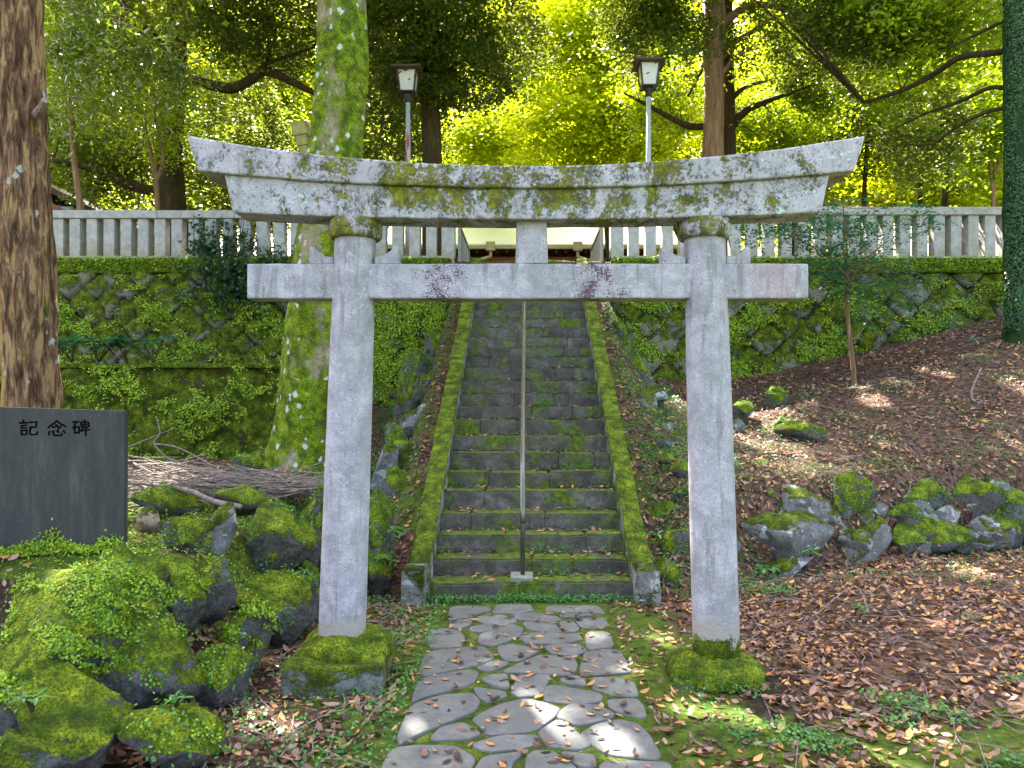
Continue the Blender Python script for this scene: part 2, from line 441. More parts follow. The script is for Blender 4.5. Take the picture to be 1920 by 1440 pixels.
M['leaf_cover'] = mat_leaf('creeping_leaflet', [(.2, (.05, .10, .008)), (.5, (.20, .33, .015)), (.8, (.50, .62, .05))], .30, .5, .3, (.5, .8, .05), 2.5)
M['leaf_weed'] = mat_leaf('weed_leaf', [(.2, (.02, .08, .02)), (.5, (.05, .17, .04)), (.8, (.13, .32, .06))], .30, .45, .35, (.2, .6, .05), 2)
M['leaf_ivy'] = mat_leaf('ivy_leaf', [(.2, (.008, .03, .014)), (.5, (.02, .06, .025)), (.8, (.05, .12, .05))], .2, .35, .5, (.1, .3, .05), 2)
M['leaf_dead'] = mat_leaf('fallen_leaf', [(.14, (.030, .016, .013)), (.34, (.095, .048, .036)), (.50, (.21, .11, .082)), (.64, (.33, .21, .165)), (.75, (.42, .19, .06)), (.9, (.60, .36, .12))], .12, .5, .35, (.5, .25, .08), 2.2, .72)

M['metal'] = mat_plain('brushed_steel', (.15, .15, .13), .42, .5, .85, .2, 20, .05)
M['lamp_pole'] = None
def pole_mat():
    n = NT('grey_painted_pole')
    z = n.xyz(n.pos)[2]
    a = n.mix(n.rng(n.noise(14, 5, .6), .35, .7), (.30, .33, .36), (.42, .44, .45))
    k = n.math('MULTIPLY', n.rng(n.math('ABSOLUTE', n.math('SUBTRACT', z, 6.1)), .35, .5, 1, 0), n.rng(n.noise(9, 4, .6, n.scale(n.pos, (3, 3, .3))), .46, .52))
    a = n.mix(n.math('MULTIPLY', k, n.rng(n.xyz(n.pos)[0], -.1, 0, 1, 0)), a, (.30, .06, .10))
    return n.end(a, .5, .4)
M['lamp_pole'] = pole_mat()
M['lamp_dark'] = mat_plain('dark_lamp_frame', (.035, .035, .045), .5, .4, .3)
M['lamp_roof'] = mat_plain('brown_lamp_roof', (.10, .065, .05), .7, .3)
M['lamp_glass'] = mat_plain('frosted_panel', (.55, .55, .56), .4, .4, 0, .06, 8, 0)
M['slab'] = None
def slab_mat():
    n = NT('dark_monument_stone')
    a = n.ramp(n.noise(5, 6, .65, n.scale(n.pos, (3, 3, .5))), [(.3, (.019, .020, .023)), (.55, (.033, .035, .036)), (.75, (.066, .074, .060))])
    a = n.mix(n.rng(n.noise(150, 2, .6), .66, .72, 0, .6), a, (.2, .2, .2))
    n.bump(n.noise(90, 4, .6), .25, .006)
    return n.end(a, .55, .4)
M['slab'] = slab_mat()
M['carve'] = mat_plain('carved_letter_groove', (.008, .008, .011), .9, .0)
M['roof_white'] = mat_plain('pale_metal_roof', (.88, .88, .90), .30, .5, 0, .05, 4, 0)
M['gutter'] = mat_plain('beige_gutter', (.42, .36, .24), .5, .4)
M['wood'] = mat_plain('brown_timber', (.20, .075, .03), .65, .3, 0, .4, 10)
M['wood_dark'] = mat_plain('dark_timber', (.05, .028, .018), .7, .3, 0, .3, 10)
M['plaster'] = mat_plain('pale_plaster', (.5, .5, .5), .8, .2)
M['stone_yellow'] = mat_plain('lichened_stone', (.30, .29, .12), .9, .2, 0, .35, 9)
M['pipe'] = mat_plain('grey_plastic_pipe', (.10, .11, .12), .5, .4)
M['concrete'] = mat_plain('concrete_block', (.20, .22, .18), .9, .2, 0, .3, 20)

# ------------------------------------------------------------------ terrain height
def zs(y):
    return np.clip(.134 + (np.asarray(y, float) - 6.0) * .5535, 0, 3.96)
FY = [0, 2.5, 3.25, 4.15, 4.87, 5.9, 6.4, 7.2, 9, 12]; FX = [-1.2, -1.30, -1.42, -1.66, -1.62, -1.62, -1.5, -1.55, -1.5, -1.5]
def G(x, y):
    x = np.asarray(x, float); y = np.asarray(y, float)
    z = 0.012 * vn(x, y, 1.5)
    xf = np.interp(y, FY, FX)
    Lw = sm(0, .5, xf - x)
    zL = .64 * sm(3.3, 4.65, y) + .10 * sm(5, 6.6, y) + .05 * vn(x, y, 2.2, 2) * sm(2, 3, y)
    zL = zL + .75 * sm(9.3, 12, y) * sm(-4.2, -3.2, x)
    z = z * (1 - Lw) + zL * Lw
    zl2 = 2.1
    w = sm(10.95, 11.1, y) * sm(0, .12, -3.5 - x)
    z = z * (1 - w) + zl2 * w
    yf = np.interp(x, [1.0, 2.0, 5.0, 9.0], [6.1, 6.75, 7.55, 8.2])
    Rw = sm(0, .5, y - yf) * sm(1.0, 1.3, x)
    zR = .80 + np.clip(y - yf - .4, 0, 99) * .225 + .27 * np.clip(x - 3.2, 0, 6) * sm(6.9, 10.8, y) + .04 * vn(x, y, 2.4, 5)
    z = z * (1 - Rw) + zR * Rw
    z = z + .03 * np.clip(x - 1.5, 0, 4) * (1 - Rw) * sm(3, 6, y)
    ax = np.abs(x - .02)
    gw = (1 - sm(1.2, 1.85, ax)) * sm(5.95, 6.15, y)
    z = z * (1 - gw) + (zs(y) - .26) * gw
    inner = (1 - sm(.95, .99, ax)) * sm(5.95, 6.1, y)
    z = z - .25 * inner
    pm_ = (1 - sm(.66, .85, ax)) * (1 - sm(5.6, 5.9, y))
    z = z * (1 - pm_) + .012 * pm_
    pw = sm(12.78, 12.9, y)
    zp = 4.0 + .04 * vn(x, y, .7, 3) + .12 * np.clip(y - 34, 0, 30) + np.clip(y - 64, 0, 400) * .05
    z = z * (1 - pw) + zp * pw
    return z

def axis(lo, hi, step, far_lo, far_hi):
    a = list(np.arange(lo, hi, step)); s = step; v = hi
    while v < far_hi: a.append(v); s *= 1.25; v += s
    a.append(far_hi); s = step; v = lo - step; b = []
    while v > far_lo: b.append(v); s *= 1.25; v -= s
    b.append(far_lo)
    return np.array(sorted(b) + a)
gx = axis(-6.5, 8.5, .07, -400, 400); gy = axis(1.6, 13.2, .06, -300, 500)
XX, YY = np.meshgrid(gx, gy); ZZ = G(XX, YY)
nx, ny = len(gx), len(gy)
idx = np.arange(nx * ny).reshape(ny, nx)
quads = np.stack([idx[:-1, :-1], idx[:-1, 1:], idx[1:, 1:], idx[1:, :-1]], -1).reshape(-1, 4)
V = np.stack([XX, YY, ZZ], -1).reshape(-1, 3)

def litter_amt(x, y):
    ax = np.abs(x)
    a = .25 + .9 * sm(1.25, 1.9, x) * sm(2.9, 3.9, y) + .5 * sm(.75, .95, ax) * sm(4.2, 5, y)
    a = a + .3 * sm(.8, 1.2, -x) * (1 - sm(1.4, 1.8, -x))
    a = np.where((ax < 1.3) & (y > 6), .6, a)
    a = np.where((x < -1.8) & (y < 7), .15, a)
    a = np.where((x < -1.6) & (y > 7), .6, a)
    return np.clip(a + .15 * vn(x, y, 2.2, 7), 0, 1)
def moss_amt(x, y):
    ax = np.abs(x)
    a = .35 + .45 * (1 - sm(.7, 1.3, ax)) * (1 - sm(5.8, 6.1, y)) + .35 * (1 - sm(3.4, 4.1, y)) * sm(.6, 1, x)
    a = np.where((ax < .64) & (y < 5.75), 1.1, a)
    a = np.where((x < -1.6) & (y < 6.3), .8, a)
    a = np.where((x < -1.25) & (y < 4.35), .0, a)
    a = np.where((x > 1.6) & (y > 4.1) & (y < 7), .05, a)
    a = np.where((x > 1.8) & (y >= 7), .18, a)
    a = np.where((ax > .95) & (ax < 2.0) & (y > 6), .50, a)
    a = np.where(y > 12.8, .5, a)
    return np.clip(a + .2 * vn(x, y, 1.8, 4), 0, 1.3)
gm = from_np('ground', V, quads)
for nm, fn in (('litter', litter_amt), ('moss', moss_amt)):
    at = gm.attributes.new(nm, 'FLOAT', 'POINT'); at.data.foreach_set('value', fn(V[:, 0], V[:, 1]).astype(np.float32))
tag(mesh_obj('ground', gm, M['ground'], smooth=True), 'forest floor of soil, moss and leaf litter rising in terraces', kind='structure')

# ------------------------------------------------------------------ flagstone path
FL = """620,525 830,525 835,550 780,560 720,585 605,600|880,512 1060,515 1075,545 1000,560 850,560|1165,520 1440,518 1480,565 1400,558 1160,552
970,568 1110,560 1200,575 1235,600 1150,612 960,595|770,580 900,570 990,605 900,635 840,630 765,605|620,610 740,590 720,630 660,645 605,635
1235,567 1400,564 1420,573 1330,586 1240,586|1020,608 1190,610 1240,665 1150,672 1050,650|1350,592 1480,588 1500,635 1420,645 1350,640 1320,610
1225,615 1300,610 1340,650 1300,670 1250,655|730,640 820,625 855,650 790,670 720,660|500,655 580,645 680,665 695,710 660,745 490,750
770,690 880,645 960,628 1020,650 1000,690 930,720 860,745 780,730|1010,690 1100,672 1330,680 1345,710 1240,730 1050,735|1380,670 1490,668 1520,700 1530,750 1380,765
880,750 960,740 1100,765 1105,775 1010,825 930,825 890,790|1140,755 1210,735 1340,740 1380,775 1300,800 1200,795|480,780 700,755 800,752 850,800 830,825 740,850 500,900 450,890
760,865 850,828 930,832 935,850 830,890|910,890 1040,830 1120,800 1300,810 1320,860 1290,910 1090,895|1370,790 1450,770 1560,775 1610,850 1630,890 1420,905 1345,890
440,930 700,880 765,895 740,950 640,985 500,1020 400,1060|785,935 850,910 930,905 945,985 860,970|995,915 1080,908 1175,915 1120,1015 1000,1030 955,1010
1225,935 1310,912 1370,930 1375,970 1280,960|1410,925 1550,920 1640,950 1670,1020 1540,1020 1415,980|1150,975 1190,960 1460,1010 1450,1050 1330,1068 1145,1050
745,975 920,1000 930,1025 830,1060 770,1030|1500,1045 1660,1040 1700,1080 1710,1140 1590,1125 1510,1090|400,1080 560,1030 730,1015 770,1060 740,1110 600,1170 480,1220 340,1290 325,1240
750,1150 880,1080 1030,1045 1150,1070 1220,1100 1180,1150 1080,1215 840,1235 800,1190|1240,1110 1290,1075 1440,1080 1535,1130 1480,1160 1330,1190 1220,1145|510,1250 560,1200 680,1175 780,1235 700,1265 520,1270
1110,1225 1200,1165 1240,1160 1330,1230 1400,1290 1330,1320 1165,1300|1350,1240 1440,1185 1560,1160 1660,1180 1720,1230 1790,1350 1750,1370 1500,1345|735,1295 900,1245 1100,1245 1105,1290 1000,1320 830,1335
300,1320 420,1305 640,1310 740,1370 700,1450 240,1455 260,1370|760,1430 800,1370 1030,1340 960,1400 950,1465 760,1465|1045,1370 1100,1330 1200,1345 1320,1430 1310,1480 1040,1480
1230,1340 1420,1360 1430,1420 1340,1420|1470,1400 1640,1390 1840,1400 1850,1470 1460,1470"""
flags = []
for row in FL.replace('\n', '|').split('|'):
    pts = []
    for q in row.split():
        a, b = map(float, q.split(',')); px, py = 640 + a / 3, 960 + b / 3
        d = F * (EYE - .03) / (py - CY); pts.append(Vector(((px - CX) * d / F, d)))
    flags.append(pts)
more = []
for dy, sel in ((-1.85, flags[15:36]),):
    for p in sel: more.append([q + Vector((0, dy)) for q in p])
def chaikin(p):
    o = []
    for i in range(len(p)):
        a, b = p[i], p[(i + 1) % len(p)]; o += [a * .86 + b * .14, a * .14 + b * .86]
    return o
pb = MB()
for pts in flags + more:
    c = sum(pts, Vector((0, 0))) / len(pts)
    pts = chaikin(chaikin(pts))
    area = sum(a.x * b.y - a.y * b.x for a, b in zip(pts, pts[1:] + pts[:1]))
    if area < 0: pts = pts[::-1]
    n = len(pts); zt = .024 + random.uniform(-.003, .005); tx, ty = random.uniform(-.01, .01), random.uniform(-.01, .01)
    pts = [c + (p - c) * (1.085 + .03 * mn.noise(Vector((p.x * 6, p.y * 6, 0)))) for p in pts]
    vs = [(p.x, p.y, -.05) for p in pts] + [(p.x, p.y, zt - .008) for p in pts]
    def tz(q): return zt + (q.x - c.x) * tx + (q.y - c.y) * ty
    for k, dz in ((.985, -.003), (.955, 0)):
        vs += [((c + (p - c) * k).x, (c + (p - c) * k).y, tz(p) + dz) for p in pts]
    fs = [(r * n + i, r * n + (i + 1) % n, (r + 1) * n + (i + 1) % n, (r + 1) * n + i) for r in range(3) for i in range(n)]
    fs.append(tuple(3 * n + i for i in range(n)))
    pb.add(vs, fs)
tag(pb.build('stone_path', M['flag'], fix=False), 'path of irregular grey flagstones with mossy joints', kind='structure')

# ------------------------------------------------------------------ staircase
STAIR_Y = [6.0 + .277 * k for k in range(26)]
STAIR_Z = [.134, .268, .416, .561, .737, .888, 1.053, 1.214, 1.377, 1.521, 1.675, 1.839, 2.0, 2.149, 2.29, 2.45, 2.61, 2.765, 2.915, 3.065] + [3.065 + .153 * k for k in range(1, 7)]
XS0, XS1 = -.785, .845
stairs = empty('stone_staircase', (0.03, 6.0, 0), 'steep flight of dark mossy stone steps between two kerbs', 'staircase')
random.seed(21)
for k in range(26):
    z1 = STAIR_Z[k]; z0 = (STAIR_Z[k - 1] if k else 0) - .12
    y0 = STAIR_Y[k]; y1 = y0 + .42
    nb = random.choice([2, 3, 3]); cuts = sorted(random.uniform(.15, .85) for _ in range(nb - 1))
    if nb == 3 and cuts[1] - cuts[0] < .2: cuts[1] = min(.9, cuts[0] + .28)
    cuts = [0] + cuts + [1]
    b = MB(); e = .012
    # blocks of one step, drawn as a single course with sunken joints
    for a_, c_ in zip(cuts, cuts[1:]):
        xa = XS0 - .01 + (XS1 - XS0 + .02) * a_; xb = XS0 - .01 + (XS1 - XS0 + .02) * c_
        dy = random.uniform(-.012, .012); dz = random.uniform(-.008, .006)
        b.box(xa + .002, xb - .002, y0 + dy, y1, z0, z1 + dz)
    o = b.build('step', M['stair'], stairs)
    bm = bmesh.new(); bm.from_mesh(o.data)
    bmesh.ops.bevel(bm, geom=[e_ for e_ in bm.edges if abs(e_.verts[0].co.z - e_.verts[1].co.z) < .03 and e_.verts[0].co.z > z1 - .05], offset=.016, segments=2, affect='EDGES')
    bmesh.ops.subdivide_edges(bm, edges=[e_ for e_ in bm.edges if e_.calc_length() > .2 and abs(e_.verts[0].co.x - e_.verts[1].co.x) > .15], cuts=7)
    for v in bm.verts:
        v.co.z += .010 * mn.noise(v.co * 5); v.co.y += .012 * mn.noise(v.co * 6 + Vector((9, 9, 9)))
    bm.to_mesh(o.data); bm.free()
for sx, (xa, xb) in ((-1, (-.965, -.79)), (1, (.85, 1.025))):
    # sloping side kerb, broken into lengths but one part
    b = MB(); ys = np.linspace(5.93, 12.85, 44); vs = []
    for y in ys:
        zt = float(np.interp(y, STAIR_Y, STAIR_Z)) + .10 if y > 6 else .30
        for (x_, dz) in ((xa, -.42), (xa, -.012), (xa + .012, 0), (xb - .012, 0), (xb, -.012), (xb, -.42)):
            j = .010 * mn.noise(Vector((x_ * 9, y * 4, dz))); vs.append((x_ + j, y, zt + dz + .008 * mn.noise(Vector((x_ * 5, y * 5, 3)))))
    fs = [(i * 6 + k, i * 6 + (k + 1) % 6, (i + 1) * 6 + (k + 1) % 6, (i + 1) * 6 + k) for i in range(len(ys) - 1) for k in range(6)]
    fs += [tuple(range(6)), tuple(reversed(range((len(ys) - 1) * 6, len(ys) * 6)))]
    b.add(vs, fs); b.build('side_kerb', M['kerb'], stairs)
    b = MB(); c = (xa + xb) / 2 + sx * .01
    b.frustum((c, 5.87), .19, .17, -.1, .29, .17, .15)
    o = b.build('kerb_end_post', M['kerb_bare'], stairs, bevel=.02); roughen(o, .012, 6, 3)

# handrail in the middle of the stairs
hr = empty('handrail', (-.035, 6.12, .13), 'round steel handrail running up the middle of the stairs', 'handrail')
xh = -.035; off = .80
b = MB(); pts = [(xh + .004, 5.97, .62), (xh, 6.03, .72), (xh, 6.10, .134 + .10 * .5535 + off - .02)]
for y in np.linspace(6.3, 12.7, 12): pts.append((xh, y, float(zs(y)) + off))
b.tube(pts, .022, 12); b.build('top_rail', M['metal'], hr, smooth=True)
b = MB(); b.tube([(xh, y, float(zs(y)) + off - .22) for y in np.linspace(6.14, 12.7, 8)], .013, 8); b.build('lower_rail', M['metal'], hr, smooth=True)
for y in (6.14, 7.25, 8.36, 9.47, 10.58, 11.69, 12.6):
    zb = float(np.interp(y, STAIR_Y, STAIR_Z)) - .1
    b = MB(); b.tube([(xh, y, max(.13, zb)), (xh, y, float(zs(y)) + off)], .019, 12); b.build('post', M['metal'], hr, smooth=True)
b = MB(); b.box(xh - .10, xh + .085, 6.03, 6.25, .08, .165); b.build('footing_block', M['concrete'], hr, bevel=.008)

# balustrades at the head of the stairs
for sx, x_, lab in ((-1, -1.17, 'steel bar balustrade at the head of the stairs, left of the opening'), (1, 1.30, 'steel bar balustrade at the head of the stairs, right of the opening')):
    e_ = empty('balustrade', (x_, 13.0, 3.95), lab, 'railing', 'balustrades at the head of the stairs')
    b = MB(); b.box(x_ - .025, x_ + .025, 12.95, 15.0, 4.60, 4.65); b.build('top_rail', M['metal'], e_, bevel=.006)
    b = MB(); b.box(x_ - .015, x_ + .015, 12.98, 14.97, 4.05, 4.08); b.build('bottom_rail', M['metal'], e_)
    for y in (12.97, 14.97):
        b = MB(); b.box(x_ - .025, x_ + .025, y - .025, y + .025, 3.9, 4.60); b.build('post', M['metal'], e_)
    for k in range(9):
        y = 13.18 + k * .2; b = MB(); b.tube([(x_, y, 4.08), (x_, y, 4.60)], .010, 8); b.build('bar', M['metal'], e_)

# ------------------------------------------------------------------ torii
TX, TY = .01, 4.35
torii = empty('torii_gate', (TX, TY, 0), 'weathered grey stone torii gate with moss-patched lintel standing over the path', 'torii gate')
def beam(name, mat, xt, xb, zt, zb, y0, y1, cx, N=56, jit=.004):
    vs = []
    for i in range(N + 1):
        u = -1 + 2 * i / N
        for (xx, zf, yy) in ((xb, zb, y0), (xt, zt, y0), (xt, zt, y1), (xb, zb, y1)):
            p = Vector((cx + u * xx, yy, zf(u))); p.z += jit * mn.noise(p * 7); p.y += jit * mn.noise(p * 6 + Vector((4, 4, 4)))
            vs.append(p)
    fs = [(i * 4 + k, i * 4 + (k + 1) % 4, (i + 1) * 4 + (k + 1) % 4, (i + 1) * 4 + k) for i in range(N) for k in range(4)]
    fs += [(3, 2, 1, 0), tuple(N * 4 + k for k in range(4))]
    return MB().add(vs, fs).build(name, mat, torii, bevel=.010)
beam('top_lintel', M['top'], 1.911, 1.85, lambda u: 2.92 + .170 * u * u, lambda u: 2.796 + .095 * u * u, 4.20, 4.55, -.005)
beam('lower_lintel', M['top'], 1.716, 1.668, lambda u: 2.800 + .080 * u * u, lambda u: 2.624 + .040 * u * u, 4.228, 4.455, .0)
o = beam('tie_beam', M['nuki'], 1.612, 1.612, lambda u: 2.383, lambda u: 2.182, 4.282, 4.43, .005)
# strut carries the worn central block
b = MB(); b.add([(-.066, 4.29, 2.384), (.122, 4.29, 2.384), (.122, 4.42, 2.384), (-.066, 4.42, 2.384), (-.060, 4.29, 2.632), (.114, 4.29, 2.632), (.114, 4.42, 2.632), (-.060, 4.42, 2.632)],
                 [(0, 3, 2, 1), (4, 5, 6, 7), (0, 1, 5, 4), (1, 2, 6, 5), (2, 3, 7, 6), (3, 0, 4, 7)])
b.build('centre_strut', M['nuki'], torii, bevel=.006)
for sx, xt_, xb_ in ((-1, -.997, -1.082), (1, 1.032, 1.106)):
    b = MB(); n = 26; pts = []; rad = []
    for i in range(n):
        t = i / (n - 1); z = .10 + t * (2.60 - .10)
        pts.append((xb_ + (xt_ - xb_) * t, TY, z)); rad.append(.135 - .018 * t + .003 * math.sin(t * 3))
    b.tube(pts, rad, 40, wob=.015); b.build('pillar', M['pillar'], torii, smooth=True)
    b = MB(); b.lathe([(.118, 2.530), (.140, 2.534), (.150, 2.548), (.153, 2.58), (.153, 2.628), (.148, 2.640), (.10, 2.641)], (xt_, TY), 36)
    o = b.build('pillar_ring', M['ring'], torii, smooth=True)
    # wedges driven in above the tie beam
    for s2 in (-1, 1):
        x0 = xt_ + s2 * .118; x1 = xt_ + s2 * .255
        poly = [(x0, 2.384), (x1, 2.384), (x1 + s2 * .002, 2.480), (x1 - s2 * .022, 2.486), (x1 - s2 * .050, 2.455), (x0 + s2 * .045, 2.428), (x0, 2.424)]
        b = MB(); b.prism(poly, 4.30, 4.40); b.build('wedge', M['nuki'], torii, bevel=.004)
for (xa, xb, ya, yb, zt, rot) in ((-1.335, -.795, 4.02, 4.62, .165, 0.03), (.84, 1.35, 4.12, 4.62, .035, -.05)):
    b = MB(); b.box(xa, xb, ya, yb, -.1, zt, rot=Matrix.Rotation(rot, 3, 'Z'))
    o = b.build('base_stone', M['base'], torii, bevel=.02)
    roughen(o, .02, 4, 4)
    cx_ = (xa + xb) / 2 + (0.02 if xa < 0 else .0); b = MB()
    kk = 1.0 if xa < 0 else 1.04
    prof = [(.27 * kk, zt - .03), (.262 * kk, zt + .02), (.235 * kk, zt + .05), (.20 * kk, zt + .07), (.15, zt + .085), (.12, zt + .088)]
    b.lathe(prof, (cx_, TY), 40); o = b.build('moss_collar', M['mossmat'], torii, smooth=True)
    roughen(o, .035, 5, 1, .008)

# ------------------------------------------------------------------ retaining walls
def wall(name, label, x0, x1, zb, zt, yb, yt, mat, cell=.40, amp=.07, topf=None, res=.045, diamond=True, seed=1, cope=None):
    r = np.random.default_rng(seed)
    us = np.arange(x0, x1 + res, res); ts = np.arange(zb, zt + res * .5, res)
    U, T = np.meshgrid(us, ts)
    if diamond: a = (U + T) / (cell * 1.25); b_ = (U - T) / (cell * 1.25)
    else: a = U / (cell * 1.25); b_ = T / (cell * .85)
    ia, ib = np.floor(a).astype(int), np.floor(b_).astype(int)
    J = r.random((400, 400, 3)); F1 = np.full(U.shape, 9.0); F2 = F1.copy(); ID = np.zeros(U.shape)
    for di in (-1, 0, 1):
        for dj in (-1, 0, 1):
            ca, cb = ia + di, ib + dj; jj = J[ca % 400, cb % 400]
            # square-ish cells: chebyshev distance keeps straight joints
            da = np.abs(a - (ca + .5 + (jj[..., 0] - .5) * .42)); db = np.abs(b_ - (cb + .5 + (jj[..., 1] - .5) * .42))
            dd = np.maximum(da, db) * .75 + .25 * np.hypot(da, db)
            nw = dd < F1; F2 = np.where(nw, F1, np.minimum(F2, dd)); ID = np.where(nw, jj[..., 2], ID); F1 = np.where(nw, dd, F1)
    h = amp * sm(0, .13, F2 - F1) + .07 * (ID - .5) - .10 * F1 + .012 * vn(U, T, 9, seed) + .006 * vn(U, T, 25, seed + 1)
    Y = yb + (T - zb) / (zt - zb) * (yt - yb) - h
    n0, n1 = U.shape; idx = np.arange(n0 * n1).reshape(n0, n1)
    q = np.stack([idx[:-1, :-1], idx[:-1, 1:], idx[1:, 1:], idx[1:, :-1]], -1).reshape(-1, 4)
    Vv = np.stack([U, Y, T], -1).reshape(-1, 3)
    # back and ends so the wall is a solid slab
    base = len(Vv); yk = yt + .25
    ring = np.concatenate([idx[0, :], idx[1:, -1], idx[-1, -2::-1], idx[-2:0:-1, 0]])
    back = Vv[ring].copy(); back[:, 1] = yk
    Vv = np.concatenate([Vv, back]); m = len(ring); k = np.arange(m)
    cell_v = np.concatenate([ID.ravel(), np.zeros(len(back))]).astype(np.float32); jn = np.concatenate([sm(.02, .10, F2 - F1).ravel(), np.ones(len(back))]).astype(np.float32)
    q2 = np.stack([ring, base + k, base + (k + 1) % m, ring[(k + 1) % m]], -1)
    root = empty(name, (0.5 * (x0 + x1), yt, zb), label, 'retaining wall')
    me = from_np('stone_face', Vv, np.concatenate([q, q2]))
    for nm_, ar in (('cell', cell_v), ('face', jn)):
        at = me.attributes.new(nm_, 'FLOAT', 'POINT'); at.data.foreach_set('value', ar)
    mesh_obj('stone_face', me, mat, root, smooth=True)
    if cope:
        b = MB(); N = int((x1 - x0) / .22); ys0, ys1, z0, z1 = cope; vs = []
        for i in range(N + 1):
            x = x0 + (x1 - x0) * i / N
            for (y, z) in ((ys0, z0), (ys0, z1), (ys1, z1), (ys1, z0)):
                vs.append((x, y + .015 * mn.noise(Vector((x * 2.5, z * 9, 1))), z + .012 * mn.noise(Vector((x * 3, y, 5)))))
        b.add(vs, [(i * 4 + k, i * 4 + (k + 1) % 4, (i + 1) * 4 + (k + 1) % 4, (i + 1) * 4 + k) for i in range(N) for k in range(4)] + [(3, 2, 1, 0), tuple(N * 4 + k for k in range(4))])
        o = b.build('coping', M['coping'], root, bevel=.015)
    return root
wall('retaining_wall', 'upper mossy stone retaining wall left of the stairs under the picket fence', -14, -1.28, 1.1, 3.74, 12.2, 12.62, M['wall_left'], cope=(12.55, 12.95, 3.742, 3.985), seed=3)
wall('retaining_wall', 'mossy stone retaining wall right of the stairs behind the leafy slope', 1.43, 15, 1.3, 3.74, 12.2, 12.62, M['wall_right'], cope=(12.55, 12.95, 3.742, 3.985), seed=5, cell=.46)
wall('retaining_wall', 'low dark green moss covered wall behind the brushwood heap', -14, -3.45, .55, 2.06, 10.62, 10.84, M['wall_low'], amp=.03, seed=8, cope=(10.78, 11.05, 2.062, 2.13), cell=.5)
b = MB(); c = P(372, 815, 10.66)
b.tube([c + Vector((0, -.06, 0)), c + Vector((0, .3, 0))], .055, 16, cap=False); b.tube([c + Vector((0, -.06, 0)), c + Vector((0, .3, 0))], .045, 16, cap=False)
tag(b.build('drain_pipe', M['pipe'], fix=False), 'grey drain pipe end sticking out of the low mossy wall', 'drain pipe')

# ------------------------------------------------------------------ picket fences
def fence(label, x0, x1, zc, end_at, ys=12.84):
    root = empty('stone_fence', ((x0 + x1) / 2, ys + .1, 4.0), label, 'fence', 'stone picket fences above the retaining walls')
    b = MB(); b.box(x0, x1, ys - .06, ys + .27, 3.99, 4.07); b.build('base_rail', M['fence'], root, bevel=.01)
    # top rail in stone lengths
    b = MB(); n = max(1, round((x1 - x0) / 2.4)); st = (x1 - x0) / n
    for i in range(n):
        b = MB(); b.box(x0 + i * st + .003, x0 + (i + 1) * st - .003, ys - .035, ys + .245, zc - .14, zc + random.uniform(-.006, .006)); b.build('top_rail', M['fence'], root, bevel=.012)
    proto = None; x = (x1 - .40) if end_at == 'right' else (x0 + .40); sgn = -1 if end_at == 'right' else 1
    while x0 + .1 < x < x1 - .1:
        if proto is None:
            m = MB(); m.box(-.092, .092, 0, .20, 4.07, zc - .14); proto = m.build('picket', M['fence'], root, bevel=.010); proto.location.x = x
        else:
            c_ = proto.copy(); COL.objects.link(c_); c_.parent = root; c_.location.x = x; c_.matrix_parent_inverse = proto.matrix_parent_inverse
        proto_last = x; x += sgn * .292
    for ch in root.children:
        if ch.name.startswith('picket'): ch.location.y = ys + random.uniform(-.006, .006); ch.rotation_euler.z = random.uniform(-.01, .01)
    xe = (x1 - .22, x1) if end_at == 'right' else (x0, x0 + .22)
    b = MB(); b.box(xe[0], xe[1], ys - .05, ys + .25, 3.9, zc + .05); b.build('end_post', M['fence'], root, bevel=.012)
random.seed(4)
fence('grey stone picket fence on the wall left of the stairs', -14, -1.245, 4.86, 'right')
fence('grey stone picket fence on the wall right of the stairs', 1.44, 15, 4.92, 'left')

